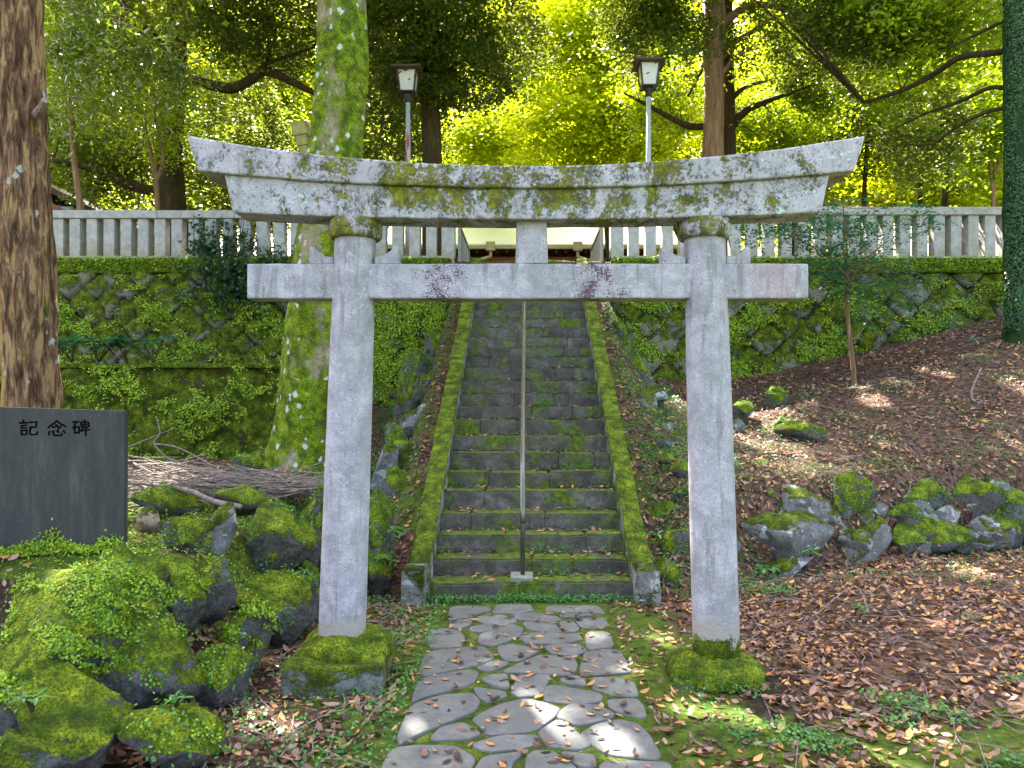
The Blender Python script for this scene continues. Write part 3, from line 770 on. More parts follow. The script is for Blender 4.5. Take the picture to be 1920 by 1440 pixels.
# ------------------------------------------------------------------ street lamps
def lamp(px, ytop, ybot, label):
    d = 13.9; x = (px - CX) * d / F; zt = EYE + (CY - ytop) * d / F; zb = EYE + (CY - ybot) * d / F
    L = empty('lamp_post', (x, d, 4.0), label, 'lamp post', 'lamp posts behind the fence')
    b = MB(); b.tube([(x, d, 3.9), (x, d, zb - .1)], [.055, .042], 14); b.build('pole', M['lamp_pole'], L, smooth=True)
    b = MB(); b.lathe([(.05, zb - .16), (.062, zb - .15), (.066, zb - .05), (.085, zb - .03), (.085, zb)], (x, d), 18); b.build('collar', M['lamp_dark'], L, smooth=True)
    w0, w1 = .26, .36; z0, z1 = zb + .02, zt - .09
    b = MB(); b.frustum((x, d), w0 + .03, w0 + .05, zb, zb + .025); b.frustum((x, d), w1 + .02, w1 + .04, z1 - .01, z1 + .02)
    for sx in (-1, 1):
        for sy in (-1, 1): b.tube([(x + sx * w0 / 2, d + sy * w0 / 2, z0), (x + sx * w1 / 2, d + sy * w1 / 2, z1)], .014, 6)
    b.build('lantern_frame', M['lamp_dark'], L)
    for ax_, s_ in ((0, -1), (0, 1), (1, -1), (1, 1)):
        e0, e1 = w0 / 2 - .012, w1 / 2 - .012
        def pt(e, z, t, s=s_, ax_=ax_): return (x + (s * e if ax_ == 0 else t * e), d + (t * e if ax_ == 0 else s * e), z)
        k = .004
        vs = [pt(e0, z0, -.92), pt(e0, z0, .92), pt(e1, z1, .92), pt(e1, z1, -.92)]
        off_ = Vector((s_ * -.005, 0, 0)) if ax_ == 0 else Vector((0, s_ * -.005, 0))
        b = MB(); b.add([Vector(v) for v in vs] + [Vector(v) + off_ for v in vs], [(0, 1, 2, 3), (7, 6, 5, 4), (0, 4, 5, 1), (1, 5, 6, 2), (2, 6, 7, 3), (3, 7, 4, 0)])
        b.build('glass_panel', M['lamp_glass'], L)
    b = MB(); b.frustum((x, d), .54, .53, z1 + .02, z1 + .045); b.frustum((x, d), .53, .12, z1 + .045, z1 + .12)
    b.frustum((x, d), .57, .56, z1 + .004, z1 + .020)
    b.build('roof', M['lamp_roof'], L)
lamp(765, 127, 177, 'grey lamp post with a red stained pole beside the dark straight trunk')
lamp(1216, 114, 166, 'plain grey lamp post right of the stairs with square white lantern')

# ------------------------------------------------------------------ inscribed monument
mon = empty('stone_monument', P(100, 1040, 4.55), 'dark upright inscribed stone slab on the mossy mound at the left', 'monument')
A_, B_ = P(-330, 0, 4.22), P(232, 0, 4.72)
ux = Vector((B_.x - A_.x, B_.y - A_.y, 0)); W_ = ux.length; ux.normalize(); un = Vector((ux.y, -ux.x, 0))   # un faces the camera
za = EYE + (CY - 1095) * 4.3 / F; zt0 = EYE + (CY - 752) * 4.22 / F; zt1 = EYE + (CY - 771) * 4.72 / F
vs = []
for k in (0, -.13):
    for (t, z) in ((0, .3), (W_, .3), (W_ + .005, zt1), (0, zt0)):
        q = Vector((A_.x, A_.y, 0)) + ux * t + un * k; vs.append((q.x, q.y, z))
b = MB(); b.add(vs, [(0, 1, 2, 3), (7, 6, 5, 4), (0, 4, 5, 1), (1, 5, 6, 2), (2, 6, 7, 3), (3, 7, 4, 0)])
slab_o = b.build('slab', [M['slab'], M['carve']], mon); groove = MB()
# carved characters, each stroke a shallow groove-shaped bar: unit square, y up
CH = {
 'ki': [((.18, .98), (.28, .88)), ((.02, .80), (.46, .84)), ((.08, .64), (.40, .66)), ((.08, .48), (.40, .50)), ((.10, .32), (.12, .02)), ((.10, .32), (.42, .34)), ((.40, .34), (.38, .04)), ((.11, .05), (.40, .06)),
        ((.54, .84), (.94, .88)), ((.92, .88), (.88, .52)), ((.58, .52), (.90, .55)), ((.58, .54), (.56, .12)), ((.56, .12), (.66, .03)), ((.66, .03), (.92, .05)), ((.92, .05), (.96, .24))],
 'nen': [((.50, 1.0), (.26, .76)), ((.26, .76), (.02, .56)), ((.50, .98), (.72, .76)), ((.72, .76), (1.0, .60)), ((.40, .74), (.54, .68)), ((.24, .58), (.72, .60)), ((.72, .60), (.54, .42)),
         ((.10, .30), (.04, .06)), ((.30, .34), (.30, .08)), ((.30, .08), (.42, .01)), ((.42, .01), (.74, .03)), ((.74, .03), (.78, .18)), ((.50, .34), (.60, .22)), ((.82, .34), (.96, .16))],
 'hi': [((.0, .88), (.40, .92)), ((.20, .90), (.04, .46)), ((.12, .54), (.12, .12)), ((.12, .54), (.36, .56)), ((.36, .56), (.34, .14)), ((.12, .16), (.36, .18)),
        ((.68, 1.0), (.62, .90)), ((.48, .86), (.50, .52)), ((.48, .86), (.90, .88)), ((.90, .88), (.88, .54)), ((.50, .70), (.88, .72)), ((.50, .54), (.88, .56)), ((.69, .86), (.66, .54)), ((.66, .54), (.46, .34)), ((.44, .32), (.98, .35)), ((.74, .48), (.74, -.04))]}
for nm, (cpx, cpy), s_ in (('ki', (54, 802), .098), ('nen', (107, 803), .098), ('hi', (153, 802), .098)):
    # where the pixel ray meets the slab face
    ray = P(cpx, cpy, 1.0) - Vector((0, 0, EYE)); a0 = Vector((A_.x, A_.y, 0))
    tt = (a0.dot(un)) / (ray.dot(un)); c = Vector((0, 0, EYE)) + ray * tt
    b = MB()
    for (p, q) in CH[nm]:
        def W3(v): return c + ux * (v[0] - .5) * s_ + Vector((0, 0, (v[1] - .5) * s_ * .95))
        p3, q3 = W3(p), W3(q); dd = (q3 - p3).normalized(); sd = dd.cross(un).normalized()
        jj = Vector((random.uniform(-1, 1), 0, random.uniform(-1, 1))) * .0022
        p3 -= dd * .003; q3 += dd * .003; p3 += jj; q3 -= jj
        w0, w1 = random.uniform(.0036, .0056), random.uniform(.0018, .0034)
        groove.add([v + k_ for k_ in (un * .01, un * -.014) for v in (p3 + sd * (w0 + .002), p3 - sd * (w0 + .002), q3 - sd * (w1 + .002), q3 + sd * (w1 + .002))], [(0, 1, 2, 3), (7, 6, 5, 4), (0, 4, 5, 1), (1, 5, 6, 2), (2, 6, 7, 3), (3, 7, 4, 0)])
        p3 -= un * .012; q3 -= un * .012; z0_ = un * .0035
        b.add([p3 + sd * w0, p3 - sd * w0, q3 - sd * w1, q3 + sd * w1] + [v + z0_ for v in (p3 + sd * w0, p3 - sd * w0, q3 - sd * w1, q3 + sd * w1)],
              [(0, 1, 2, 3), (7, 6, 5, 4), (0, 4, 5, 1), (1, 5, 6, 2), (2, 6, 7, 3), (3, 7, 4, 0)])
    b.build('carved_character', M['carve'], mon, fix=True)
cut = groove.build('cutter', M['carve'])
bo = slab_o.modifiers.new('carve', 'BOOLEAN'); bo.operation = 'DIFFERENCE'; bo.object = cut; bo.solver = 'EXACT'; bo.use_self = True
bpy.context.view_layer.update()
nm_ = bpy.data.meshes.new_from_object(slab_o.evaluated_get(bpy.context.evaluated_depsgraph_get()))
slab_o.modifiers.clear(); slab_o.data = nm_; bpy.data.objects.remove(cut)
bv = slab_o.modifiers.new('bevel', 'BEVEL'); bv.width = .008; bv.segments = 2; bv.limit_method = 'ANGLE'; bv.angle_limit = R(80)
bv.limit_method = 'WEIGHT'

# ------------------------------------------------------------------ rocks
ROCKV = []
def rock_mesh(w, dp, h, seed, sub=4, ang=1.0):
    bm = bmesh.new(); bmesh.ops.create_icosphere(bm, subdivisions=sub, radius=1.0)
    r = random.Random(seed)
    planes = [(Vector((r.uniform(-1, 1), r.uniform(-1, 1), r.uniform(-.8, 1))).normalized(), r.uniform(.42, .78)) for _ in range(15)]
    o = Vector((r.uniform(0, 99), r.uniform(0, 99), r.uniform(0, 99)))
    for v in bm.verts:
        p = v.co.copy()
        for nrm, dist in planes:
            e = p.dot(nrm) - dist
            if e > 0: p -= nrm * e * .93 * ang
        p *= 1 + .22 * mn.noise(p * 1.3 + o) + .10 * (.3 - abs(mn.noise(p * 3.2 + o))) + .05 * mn.noise(p * 7 + o) + .028 * mn.noise(p * 16 + o) + .014 * mn.noise(p * 34 + o)
        v.co = Vector((p.x * w, p.y * dp, p.z * h))
    for ax_, ext in ((0, w), (1, dp), (2, h)):
        lo = min(v.co[ax_] for v in bm.verts); hi = max(v.co[ax_] for v in bm.verts); k = ext / (hi - lo); m_ = (lo + hi) / 2
        for v in bm.verts: v.co[ax_] = (v.co[ax_] - m_) * k
    me = bpy.data.meshes.new('rock'); bm.to_mesh(me); bm.free(); return me
def rock(px, py, w, h, d, mat, label, name='rock', dp=None, rz=None, tilt=None, group=None, sub=4):
    c = P(px, py, d); ww, hh = w * d / F, h * d / F
    dd = dp or (ww * .7 + hh * .3)
    seed = int(px * 7 + py * 13)
    r = random.Random(seed)
    k_ = 1.3 if px > 1360 and py > 870 else (.98 if d < 4.6 else 1.12)
    top = c.z + hh * k_ * .52; bot = min(c.z - hh * k_ * .5, float(G(c.x, c.y + dd * .2)) - .04); c.z = (top + bot) / 2; hh = (top - bot) / k_
    dd *= 1.05; me = rock_mesh(ww * k_, dd, hh * k_, seed, 5 if d < 5 and w > 80 else sub)
    c.y += dd * .22
    rot = Matrix.Rotation(r.uniform(-.25, .25) if tilt is None else tilt, 4, 'Y') @ Matrix.Rotation(r.uniform(-.5, .5), 4, 'Z')
    me.transform(rot)
    o = mesh_obj(name, me, M[mat], smooth=True); o.location = c
    tag(o, label, 'rock', group)
    va = np.empty(len(me.vertices) * 3, np.float32); me.vertices.foreach_get('co', va)
    na = np.empty(len(me.vertices) * 3, np.float32); me.vertices.foreach_get('normal', na)
    ROCKV.append((va.reshape(-1, 3) + np.array(c), na.reshape(-1, 3), mat, d))
    return o
RK = [
 # px, py, w, h, d, material, label
 (75, 1185, 250, 215, 3.45, 'rock_green', 'leaf covered boulder with a bare pale patch at the left edge'),
 (115, 1355, 195, 190, 3.12, 'rock', 'rounded grey boulder with a pale face, third from the bottom left corner'),
 (30, 1425, 170, 110, 2.95, 'rock', 'boulder cut by the bottom left corner, grey with yellow moss'),
 (300, 1400, 205, 130, 3.2, 'rock', 'low dark rounded rock at the bottom, first stone left of the fallen leaves'),
 (265, 1250, 190, 215, 3.62, 'rock', 'large dark angular rock in the middle of the left rock mound'),
 (395, 1295, 145, 155, 3.9, 'rock', 'squared dark rock with flat moss top at the foot of the mound'),
 (443, 1215, 92, 175, 4.25, 'rock_green', 'narrow leaning rock in olive moss at the right edge of the mound'),
 (505, 1155, 165, 135, 4.85, 'rock', 'wedge shaped rock sloping down to the right towards the gate base'),
 (388, 1120, 100, 160, 4.35, 'rock', 'upright brown rock with a dark bare face near the top of the mound'),
 (228, 1100, 150, 130, 3.95, 'rock_green', 'mossy rock with a grey bare patch below the slab corner'),
 (320, 1120, 130, 130, 4.1, 'rock_green', 'bright green leafy rock at the middle of the mound crest'),
 (505, 1010, 150, 105, 5.35, 'rock_green', 'big boulder with thick moss cap beside the left gate pillar'),
 (542, 1108, 95, 95, 5.5, 'rock', 'half mossy grey boulder low beside the left gate pillar'),
 (410, 1005, 48, 110, 5.0, 'rock_bare', 'tall pointed pale stone standing at the top of the mound'),
 (270, 978, 58, 50, 5.3, 'rock_tan', 'small pointed tan stone just right of the slab'),
 (305, 948, 120, 60, 5.75, 'rock_green', 'mossy rock under the left end of the brushwood heap'),
 (465, 948, 130, 62, 5.85, 'rock_green', 'mossy rock under the middle of the brushwood heap'),
 (572, 940, 85, 60, 5.95, 'rock_green', 'mossy rock under the right end of the brushwood heap'),
 (345, 1010, 110, 70, 4.8, 'rock_green', 'low mossy hump behind the mound crest'),
 (485, 1080, 60, 52, 5.5, 'rock_bare', 'small dark stone wedged under the moss capped boulder'),
 (20, 1300, 120, 110, 3.2, 'rock_green', 'deep green mossy rock at the left edge below the leafy boulder'),
 (215, 1180, 100, 80, 3.72, 'rock_green', 'small green hump between the big rocks of the mound'),
 (702, 985, 70, 110, 6.25, 'rock_green', 'tall mossy rock just right of the left gate pillar'),
 (708, 1075, 60, 80, 6.1, 'rock_green', 'lower mossy rock between left gate pillar and stair kerb'),
 (640, 1000, 90, 120, 6.2, 'rock_green', 'mossy rock standing directly behind the left gate pillar'),
 (745, 905, 50, 52, 7.6, 'rock_green', 'rounded mossy stone left of the stair kerb, lowest of the slope stones'),
 (722, 868, 45, 60, 8.0, 'rock_bare', 'grey upright stone on the slope left of the stairs'),
 (752, 852, 48, 48, 8.2, 'rock_green', 'green stone on the slope left of the stairs beside the upright one'),
 (770, 782, 50, 56, 9.0, 'rock_bare', 'pale pointed stone on the slope left of the stairs'),
 (740, 815, 46, 44, 8.7, 'rock_green', 'flat mossy stone below the pale pointed stone'),
 (800, 735, 62, 58, 9.7, 'rock_green', 'mossy boulder left of the stair kerb at mid height'),
 (770, 690, 60, 64, 10.3, 'rock_green', 'mossy boulder at the foot of the upper left wall'),
 (815, 665, 46, 80, 10.9, 'rock_green', 'mossy upright stone by the kerb near the upper left wall end'),
 (462, 862, 62, 34, 8.9, 'rock_green', 'low mossy hump beside the foot of the mossy tree'),
 (1500, 945, 125, 64, 7.25, 'rock_bare', 'broad grey block on top of the right rock row'),
 (1470, 1018, 172, 92, 6.98, 'rock_bare', 'largest slanting rock of the right row with moss and white lichen on top'),
 (1600, 945, 74, 92, 7.4, 'rock_green', 'green mossy upright rock in the right row'),
 (1705, 948, 140, 70, 7.65, 'rock', 'dark slanting rock in the right row'),
 (1830, 950, 90, 84, 7.75, 'rock', 'dark mossy rock near the right end of the row'),
 (1885, 892, 95, 50, 8.1, 'rock', 'flat topped dark block at the right edge above the row'),
 (1628, 1026, 88, 70, 7.15, 'rock_bare', 'triangular grey rock at the foot of the right row'),
 (1722, 1008, 82, 74, 7.35, 'rock_bare', 'pale grey leaning rock at the foot of the right row'),
 (1775, 975, 50, 44, 7.5, 'rock_bare', 'small grey rock tucked behind the pale leaning rock'),
 (1832, 1014, 60, 34, 7.5, 'rock_bare', 'small low pointed stone near the right end'),
 (1882, 1020, 34, 20, 7.5, 'rock_bare', 'tiny pale stone in leaf litter near the right edge'),
 (1908, 975, 60, 80, 7.55, 'rock', 'grey rock cut by the right edge of the row'),
 (1420, 945, 75, 50, 7.3, 'rock_green', 'moss topped rock just right of the right gate pillar'),
 (1480, 1070, 90, 36, 6.75, 'rock_bare', 'low dark stone under the largest slanting rock'),
 (1395, 1010, 50, 60, 7.1, 'rock_bare', 'grey rock half behind the right gate pillar'),
 (1255, 1088, 52, 66, 6.35, 'rock_green', 'mossy rock by the right kerb end post'),
 (1275, 1035, 60, 84, 6.7, 'rock_green', 'mossy rock left of the right gate pillar'),
 (1248, 975, 52, 60, 7.1, 'rock', 'grey mossy rock on the slope right of the stairs, lower part'),
 (1250, 905, 48, 52, 7.7, 'rock_bare', 'grey stone on the slope right of the stairs, below the middle'),
 (1240, 848, 44, 44, 8.3, 'rock_bare', 'small grey stone on the slope right of the stairs at mid height'),
 (1215, 790, 44, 50, 9.0, 'rock_green', 'mossy stone on the slope right of the stairs above the middle'),
 (1228, 745, 52, 44, 9.6, 'rock_bare', 'pale flat stone on the slope right of the stairs, upper part'),
 (1195, 705, 56, 66, 10.3, 'rock_green', 'mossy boulder right of the stairs under the upper wall'),
 (1170, 650, 46, 90, 11.0, 'rock_green', 'upright mossy stone at the end of the right upper wall'),
 (1398, 770, 52, 34, 9.6, 'rock_green', 'mossy stone on the right terrace beside the gate pillar'),
 (1462, 742, 44, 34, 10.4, 'rock_green', 'small mossy stone near the right wall foot, left of the sapling'),
 (1505, 810, 84, 36, 8.9, 'rock_green', 'long low mossy stone on the right terrace'),
 (1385, 800, 26, 30, 9.2, 'rock_bare', 'small grey stone on the terrace close to the right pillar'),
 (1405, 885, 66, 32, 7.9, 'rock_green', 'low mossy stone above the right rock row'),
 (1470, 795, 34, 26, 9.3, 'rock_green', 'small green stone beside the long low one'),
 (1735, 895, 44, 22, 8.0, 'rock_bare', 'small pale stone lying above the right rock row'),
 (500, 1300, 1, 1, 4, None, None)]
for r_ in RK:
    if r_[5]: rock(*r_)

_r = random.Random(19)
for i in range(26):
    px = _r.uniform(1385, 1915); t_ = (px - 1385) / 530; py = 985 - 18 * t_ + _r.uniform(-48, 55) * (1 - .3 * t_); d = 7.15 + .5 * t_ - (py - 975) * .006
    w = _r.uniform(34, 78); rock(px, py, w, w * _r.uniform(.6, 1.0), d, _r.choice(['rock_bare', 'rock', 'rock_green']), 'small mossy stone wedged between the larger rocks of the right row', group='stones wedged in the right rock row')
for i in range(16):
    y_ = 6.4 + i * .33; x_ = -1.42 - _r.uniform(0, .45); c_ = Vector((x_, y_, float(G(x_, y_)) + .03)); px, py = CX + c_.x / y_ * F, CY - (c_.z - EYE) / y_ * F
    w = _r.uniform(.14, .30) * F / y_; rock(px, py, w, w * _r.uniform(.7, 1.1), y_, _r.choice(['rock_green', 'rock_green', 'rock_bare']), 'small mossy stone in the bank left of the stairs', group='stones in the left stair bank', sub=3)
for i in range(16):
    y_ = 6.5 + i * .33; x_ = 1.46 + _r.uniform(0, .45); c_ = Vector((x_, y_, float(G(x_, y_)) + .03)); px, py = CX + c_.x / y_ * F, CY - (c_.z - EYE) / y_ * F
    w = _r.uniform(.14, .30) * F / y_; rock(px, py, w, w * _r.uniform(.7, 1.1), y_, _r.choice(['rock_green', 'rock', 'rock_bare']), 'small mossy stone in the bank right of the stairs', group='stones in the right stair bank', sub=3)

# ------------------------------------------------------------------ leaves
SUNSPOTS = [((.05, 3.62, 0), .17), ((-.35, 3.75, 0), .15), ((.28, 3.50, 0), .16), ((-.05, 3.85, 0), .15), ((.85, 3.85, 0), .12), ((.45, 4.95, 0), .12), ((-1.32, 3.72, 0), .16), ((-1.45, 4.3, .1), .13), ((1.35, 3.55, 0), .15),
            ((-3.6, 6.3, .9), .35), ((-3.0, 6.2, .9), .3), ((-4.2, 6.6, .9), .4), ((3.2, 9.4, 1.3), .25), ((4.6, 9.9, 1.6), .2), ((2.6, 8.7, 1.2), .2), ((5.6, 10.4, 2.0), .2), ((1.6, 3.3, 0), .12), ((-2.6, 4.6, .7), .2), ((-2.2, 3.6, .5), .16), ((-.3, 5.0, 0), .07), ((-.15, 3.6, 0), .16), ((.2, 3.75, 0), .13), ((.4, 3.42, 0), .14), ((-.5, 3.6, 0), .12), ((1.1, 3.75, 0), .14), ((.05, 3.38, 0), .1), ((.62, 4.35, 0), .1), ((-.2, 4.45, 0), .07), ((.9, 5.0, 0), .12), ((-1.15, 3.6, 0), .12), ((-1.0, 5.1, 0), .1), ((1.9, 3.5, 0), .13), ((2.6, 3.9, 0), .1), ((2.9, 5.2, 0), .09), ((-.8, 3.9, 0), .08)]
_r = random.Random(3)
for _ in range(34): SUNSPOTS.append(((_r.uniform(1.8, 7.5), _r.uniform(7.4, 11.8), 1.5), _r.uniform(.06, .16)))
for _ in range(14): SUNSPOTS.append(((_r.uniform(-5, -1.4), _r.uniform(3.3, 10), .8), _r.uniform(.06, .13)))
for _ in range(26): SUNSPOTS.append(((_r.uniform(-9, 8), 12.3, _r.uniform(2, 3.8)), _r.uniform(.08, .22)))
def cull(C):
    keep = np.ones(len(C), bool); D = np.array(SUN)
    for (p, r) in SUNSPOTS:
        v = C - np.array(p); t = v @ D; q = v - t[:, None] * D
        keep &= ~(((q ** 2).sum(1) < (1.15 * r * rng.uniform(.65, 1.3, len(C))) ** 2) & (t > 1))
    return keep
def unit(a): return a / np.maximum(np.linalg.norm(a, axis=1, keepdims=True), 1e-9)
def leaf_mesh(name, C, N, L, W, six=False, curl=0.0, r=rng):
    """one pointed quad (or a folded 6-vertex blade) per leaf; N is the leaf normal"""
    n = len(C); N = unit(N)
    A = unit(np.cross(N, r.normal(size=(n, 3)))); B = np.cross(N, A)
    L = np.broadcast_to(L, (n,))[:, None] * r.uniform(.7, 1.25, (n, 1)); W = np.broadcast_to(W, (n,))[:, None] * r.uniform(.75, 1.2, (n, 1))
    if not six:
        Vv = np.stack([C - A * L / 2, C + B * W / 2 + A * L * .05, C + A * L / 2, C - B * W / 2 + A * L * .05], 1).reshape(-1, 3)
        return from_np(name, Vv, np.arange(4 * n).reshape(n, 4))
    k = curl * r.uniform(-.3, 1, (n, 1)) * L
    up = N * k
    Vv = np.stack([C - A * L / 2 + up * .8, C - A * L * .12 + B * W / 2 + up * .35, C + A * L * .2 + B * W * .42 + up * .4, C + A * L / 2 + up,
                   C + A * L * .2 - B * W * .42 + up * .4, C - A * L * .12 - B * W / 2 + up * .35, C - A * L * .12, C + A * L * .2], 1).reshape(-1, 3)
    b = (np.arange(n) * 8)[:, None, None]
    q = np.array([[0, 6, 1, 1], [1, 6, 7, 2], [2, 7, 3, 3], [0, 5, 6, 6], [5, 4, 7, 6], [4, 3, 7, 7]])
    quads_ = np.array([[1, 6, 7, 2], [5, 4, 7, 6]]); tris = np.array([[0, 6, 1], [2, 7, 3], [0, 5, 6], [4, 3, 7]])
    me = bpy.data.meshes.new(name)
    FQ = (quads_[None] + b).reshape(-1, 4); FT = (tris[None] + b).reshape(-1, 3)
    loops = np.concatenate([FQ.ravel(), FT.ravel()]).astype(np.int32)
    starts = np.concatenate([np.arange(len(FQ)) * 4, len(FQ) * 4 + np.arange(len(FT)) * 3]).astype(np.int32)
    me.vertices.add(len(Vv)); me.vertices.foreach_set('co', Vv.astype(np.float32).ravel())
    me.loops.add(len(loops)); me.loops.foreach_set('vertex_index', loops)
    me.polygons.add(len(starts)); me.polygons.foreach_set('loop_start', starts)
    me.update(calc_edges=True)
    return me
def pick_box(boxes, n):
    """clump centres inside ellipsoids (centre, radii), count by volume"""
    vol = np.array([b[1][0] * b[1][1] * b[1][2] * (b[2] if len(b) > 2 else 1) for b in boxes]); k = rng.choice(len(boxes), n, p=vol / vol.sum())
    d = unit(rng.normal(size=(n, 3))) * (rng.random((n, 1)) ** (1 / 2.3))
    return np.array([boxes[i][0] for i in k]) + d * np.array([boxes[i][1] for i in k])
def pb_(px0, px1, py0, py1, d, dr, w=1):
    """ellipsoid whose outline covers a span of the view at depth d"""
    c = P((px0 + px1) / 2, (py0 + py1) / 2, d); return (tuple(c), ((px1 - px0) / 2 * d / F * 1.1, dr, (py1 - py0) / 2 * d / F * 1.15), w)
def crown(parent, mat, boxes, clumps, per, L, W, r=.42, flat=.45, upb=.8, name='crown', frame=None):
    cc = pick_box(boxes, clumps)
    if frame is not None: cc = cc[frame(cc)]
    rr = r * rng.uniform(.5, 1.4, (len(cc), 1, 1))
    off_ = rng.normal(size=(len(cc), per, 3)) * np.array([1, 1, flat]) * .55 * rr
    tilt = rng.normal(size=(len(cc), 1, 2)) * .25
    off_[..., 2] += (off_[..., :2] * tilt).sum(-1) - .25 * (off_[..., 0] ** 2 + off_[..., 1] ** 2) / r
    C = (cc[:, None, :] + off_).reshape(-1, 3)
    C = C[cull(C)]
    N = rng.normal(size=C.shape); N[:, 2] = np.abs(N[:, 2]) + upb
    me = leaf_mesh(name, C, N, L, W)
    mesh_obj(name, me, M[mat], parent)
    return cc
def twigs(parent, mat, anchors, cc, n, name='branches', r0=.03, sag=.2):
    """limbs from anchor points out to clump centres"""
    b = MB(); pick = cc[rng.choice(len(cc), min(n, len(cc)), replace=False)]
    A = np.array([tuple(a) for a in anchors])
    for c in pick:
        a = A[np.argmin(((A - c) ** 2).sum(1) + rng.random(len(A)) * 1.5)]
        a, c = Vector(a), Vector(c); L = (c - a).length
        if L > 7: continue
        pts = []
        for t in (0, .25, .5, .75, 1):
            p = a.lerp(c, t); p.z += math.sin(t * math.pi) * L * .10
            if 0 < t < 1: p += Vector([random.gauss(0, .05) * L ** .5 for _ in range(3)])
            pts.append(p)
        r1 = r0 * (.5 + L * .22); b.tube(pts, [r1, r1 * .75, r1 * .55, r1 * .35, r1 * .12], 5, cap=False)
        for _ in range(3):
            t = random.choice(pts[2:]); e = t + Vector((random.gauss(0, .5), random.gauss(0, .5), random.gauss(.05, .25)))
            b.tube([t, t.lerp(e, .5) + Vector((0, 0, .05)), e], [r1 * .3, r1 * .2, r1 * .08], 4, cap=False)
    return b.build(name, M[mat], parent, smooth=True, fix=False)
def trunk(parent, mat, pp, name='trunk', seg=22, wob=.10, sub=4):
    """pp: (px, py, depth, width in photo pixels)"""
    P0 = [P(a, b_, d) for a, b_, d, w in pp]; Rr = [w * d / F / 2 for a, b_, d, w in pp]
    pts, rad = [], []
    for i in range(len(P0) - 1):
        p0, p1, p2, p3 = P0[max(i - 1, 0)], P0[i], P0[i + 1], P0[min(i + 2, len(P0) - 1)]
        for k in range(sub):
            t = k / sub; t2, t3 = t * t, t * t * t
            pts.append(.5 * ((2 * p1) + (p2 - p0) * t + (2 * p0 - 5 * p1 + 4 * p2 - p3) * t2 + (3 * p1 - p0 - 3 * p2 + p3) * t3)); rad.append(Rr[i] * (1 - t) + Rr[i + 1] * t)
    pts.append(P0[-1]); rad.append(Rr[-1])
    b = MB(); b.tube(pts, rad, seg, wob=wob); o = b.build(name, M[mat], parent, smooth=True)
    return o, pts
def rough_trunk(o, amp, scale):
    bm = bmesh.new(); bm.from_mesh(o.data); bmesh.ops.subdivide_edges(bm, edges=bm.edges[:], cuts=1, use_grid_fill=True); bm.normal_update()
    for v in bm.verts:
        q = Vector((v.co.x * scale, v.co.y * scale, v.co.z * scale * .3))
        v.co += v.normal * (mn.fractal(q, 1, 2, 4) * amp)
    bm.to_mesh(o.data); bm.free(); o.data.polygons.foreach_set('use_smooth', np.ones(len(o.data.polygons), bool))

random.seed(5)
# --- tree with peeling bark, far left
t = empty('tree', (P(58, 0, 7.2).x, 7.2, .75), 'large trunk with peeling brown and orange bark at the left, behind the slab', 'tree')
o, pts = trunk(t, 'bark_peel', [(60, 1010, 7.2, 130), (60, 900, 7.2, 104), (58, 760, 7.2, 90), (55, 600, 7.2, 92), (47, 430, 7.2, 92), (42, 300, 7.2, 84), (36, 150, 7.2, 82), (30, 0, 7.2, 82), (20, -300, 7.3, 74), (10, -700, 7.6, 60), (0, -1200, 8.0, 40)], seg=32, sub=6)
rough_trunk(o, .035, 7)
b = MB(); b.tube([P(70, 215, 7.1), P(80, 200, 7.0), P(84, 188, 6.95)], [.05, .035, .03], 8); b.build('broken_stub', M['stick'], t)
cc = crown(t, 'leaf_mid', [((-5.2, 9.5, 11), (3.6, 3.2, 2.0)), ((-7, 12.5, 12.5), (3, 3, 2))], 420, 60, .20, .12, .75)
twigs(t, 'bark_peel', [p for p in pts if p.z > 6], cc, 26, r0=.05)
# --- mossy tree
t = empty('tree', (P(560, 0, 9.3).x, 9.3, .78), 'mossy green trunk with white lichen spots standing behind the left gate pillar', 'tree')
o, pts = trunk(t, 'bark_moss', [(562, 925, 9.3, 200), (563, 880, 9.3, 150), (570, 820, 9.3, 118), (579, 720, 9.3, 106), (590, 600, 9.3, 104), (604, 470, 9.3, 106), (620, 360, 9.3, 104), (632, 270, 9.3, 100), (640, 120, 9.3, 93), (643, 0, 9.3, 90), (650, -250, 9.3, 82), (665, -600, 9.4, 60), (690, -1000, 9.6, 36)], seg=32, sub=6)
rough_trunk(o, .03, 4)
for pp in ([(540, 850, 9.2, 60), (505, 885, 9.0, 44), (485, 905, 8.85, 20)], [(560, 850, 9.1, 50), (545, 900, 8.85, 36), (535, 930, 8.7, 16)], [(590, 850, 9.2, 60), (620, 890, 9.0, 40), (650, 915, 8.8, 18)]):
    trunk(t, 'bark_moss', pp, 'root', 12, .1)
cc = crown(t, 'leaf_mid', [((-2.2, 11.5, 11.6), (3.4, 3.2, 1.7)), ((-4.0, 14.5, 13), (3.2, 3, 1.8))], 480, 60, .20, .12, .75)
twigs(t, 'bark_moss', [p for p in pts if p.z > 7], cc, 26, r0=.05)
# --- dark trunk behind the left lamp
t = empty('tree', (P(812, 0, 15).x, 15, 4), 'straight dark brown trunk right beside the left lamp post', 'tree')
o, pts = trunk(t, 'bark_dark', [(815, 520, 15, 46), (812, 400, 15, 42), (810, 290, 15, 38), (806, 150, 15, 33), (803, 0, 15, 32), (800, -250, 15, 28), (798, -600, 15, 18)], seg=18)
cc = crown(t, 'leaf_dark', [pb_(640, 1010, -60, 170, 14.6, 1.5, 1.6), pb_(660, 860, 120, 300, 16.2, 1.0), pb_(760, 960, 60, 220, 15.5, .9, 1.2), (tuple(P(800, -180, 15)), (3.4, 2.8, 1.5), .5)], 560, 110, .095, .055, .45)
twigs(t, 'bark_dark', [p for p in pts if p.z > 8], cc, 60, r0=.018)
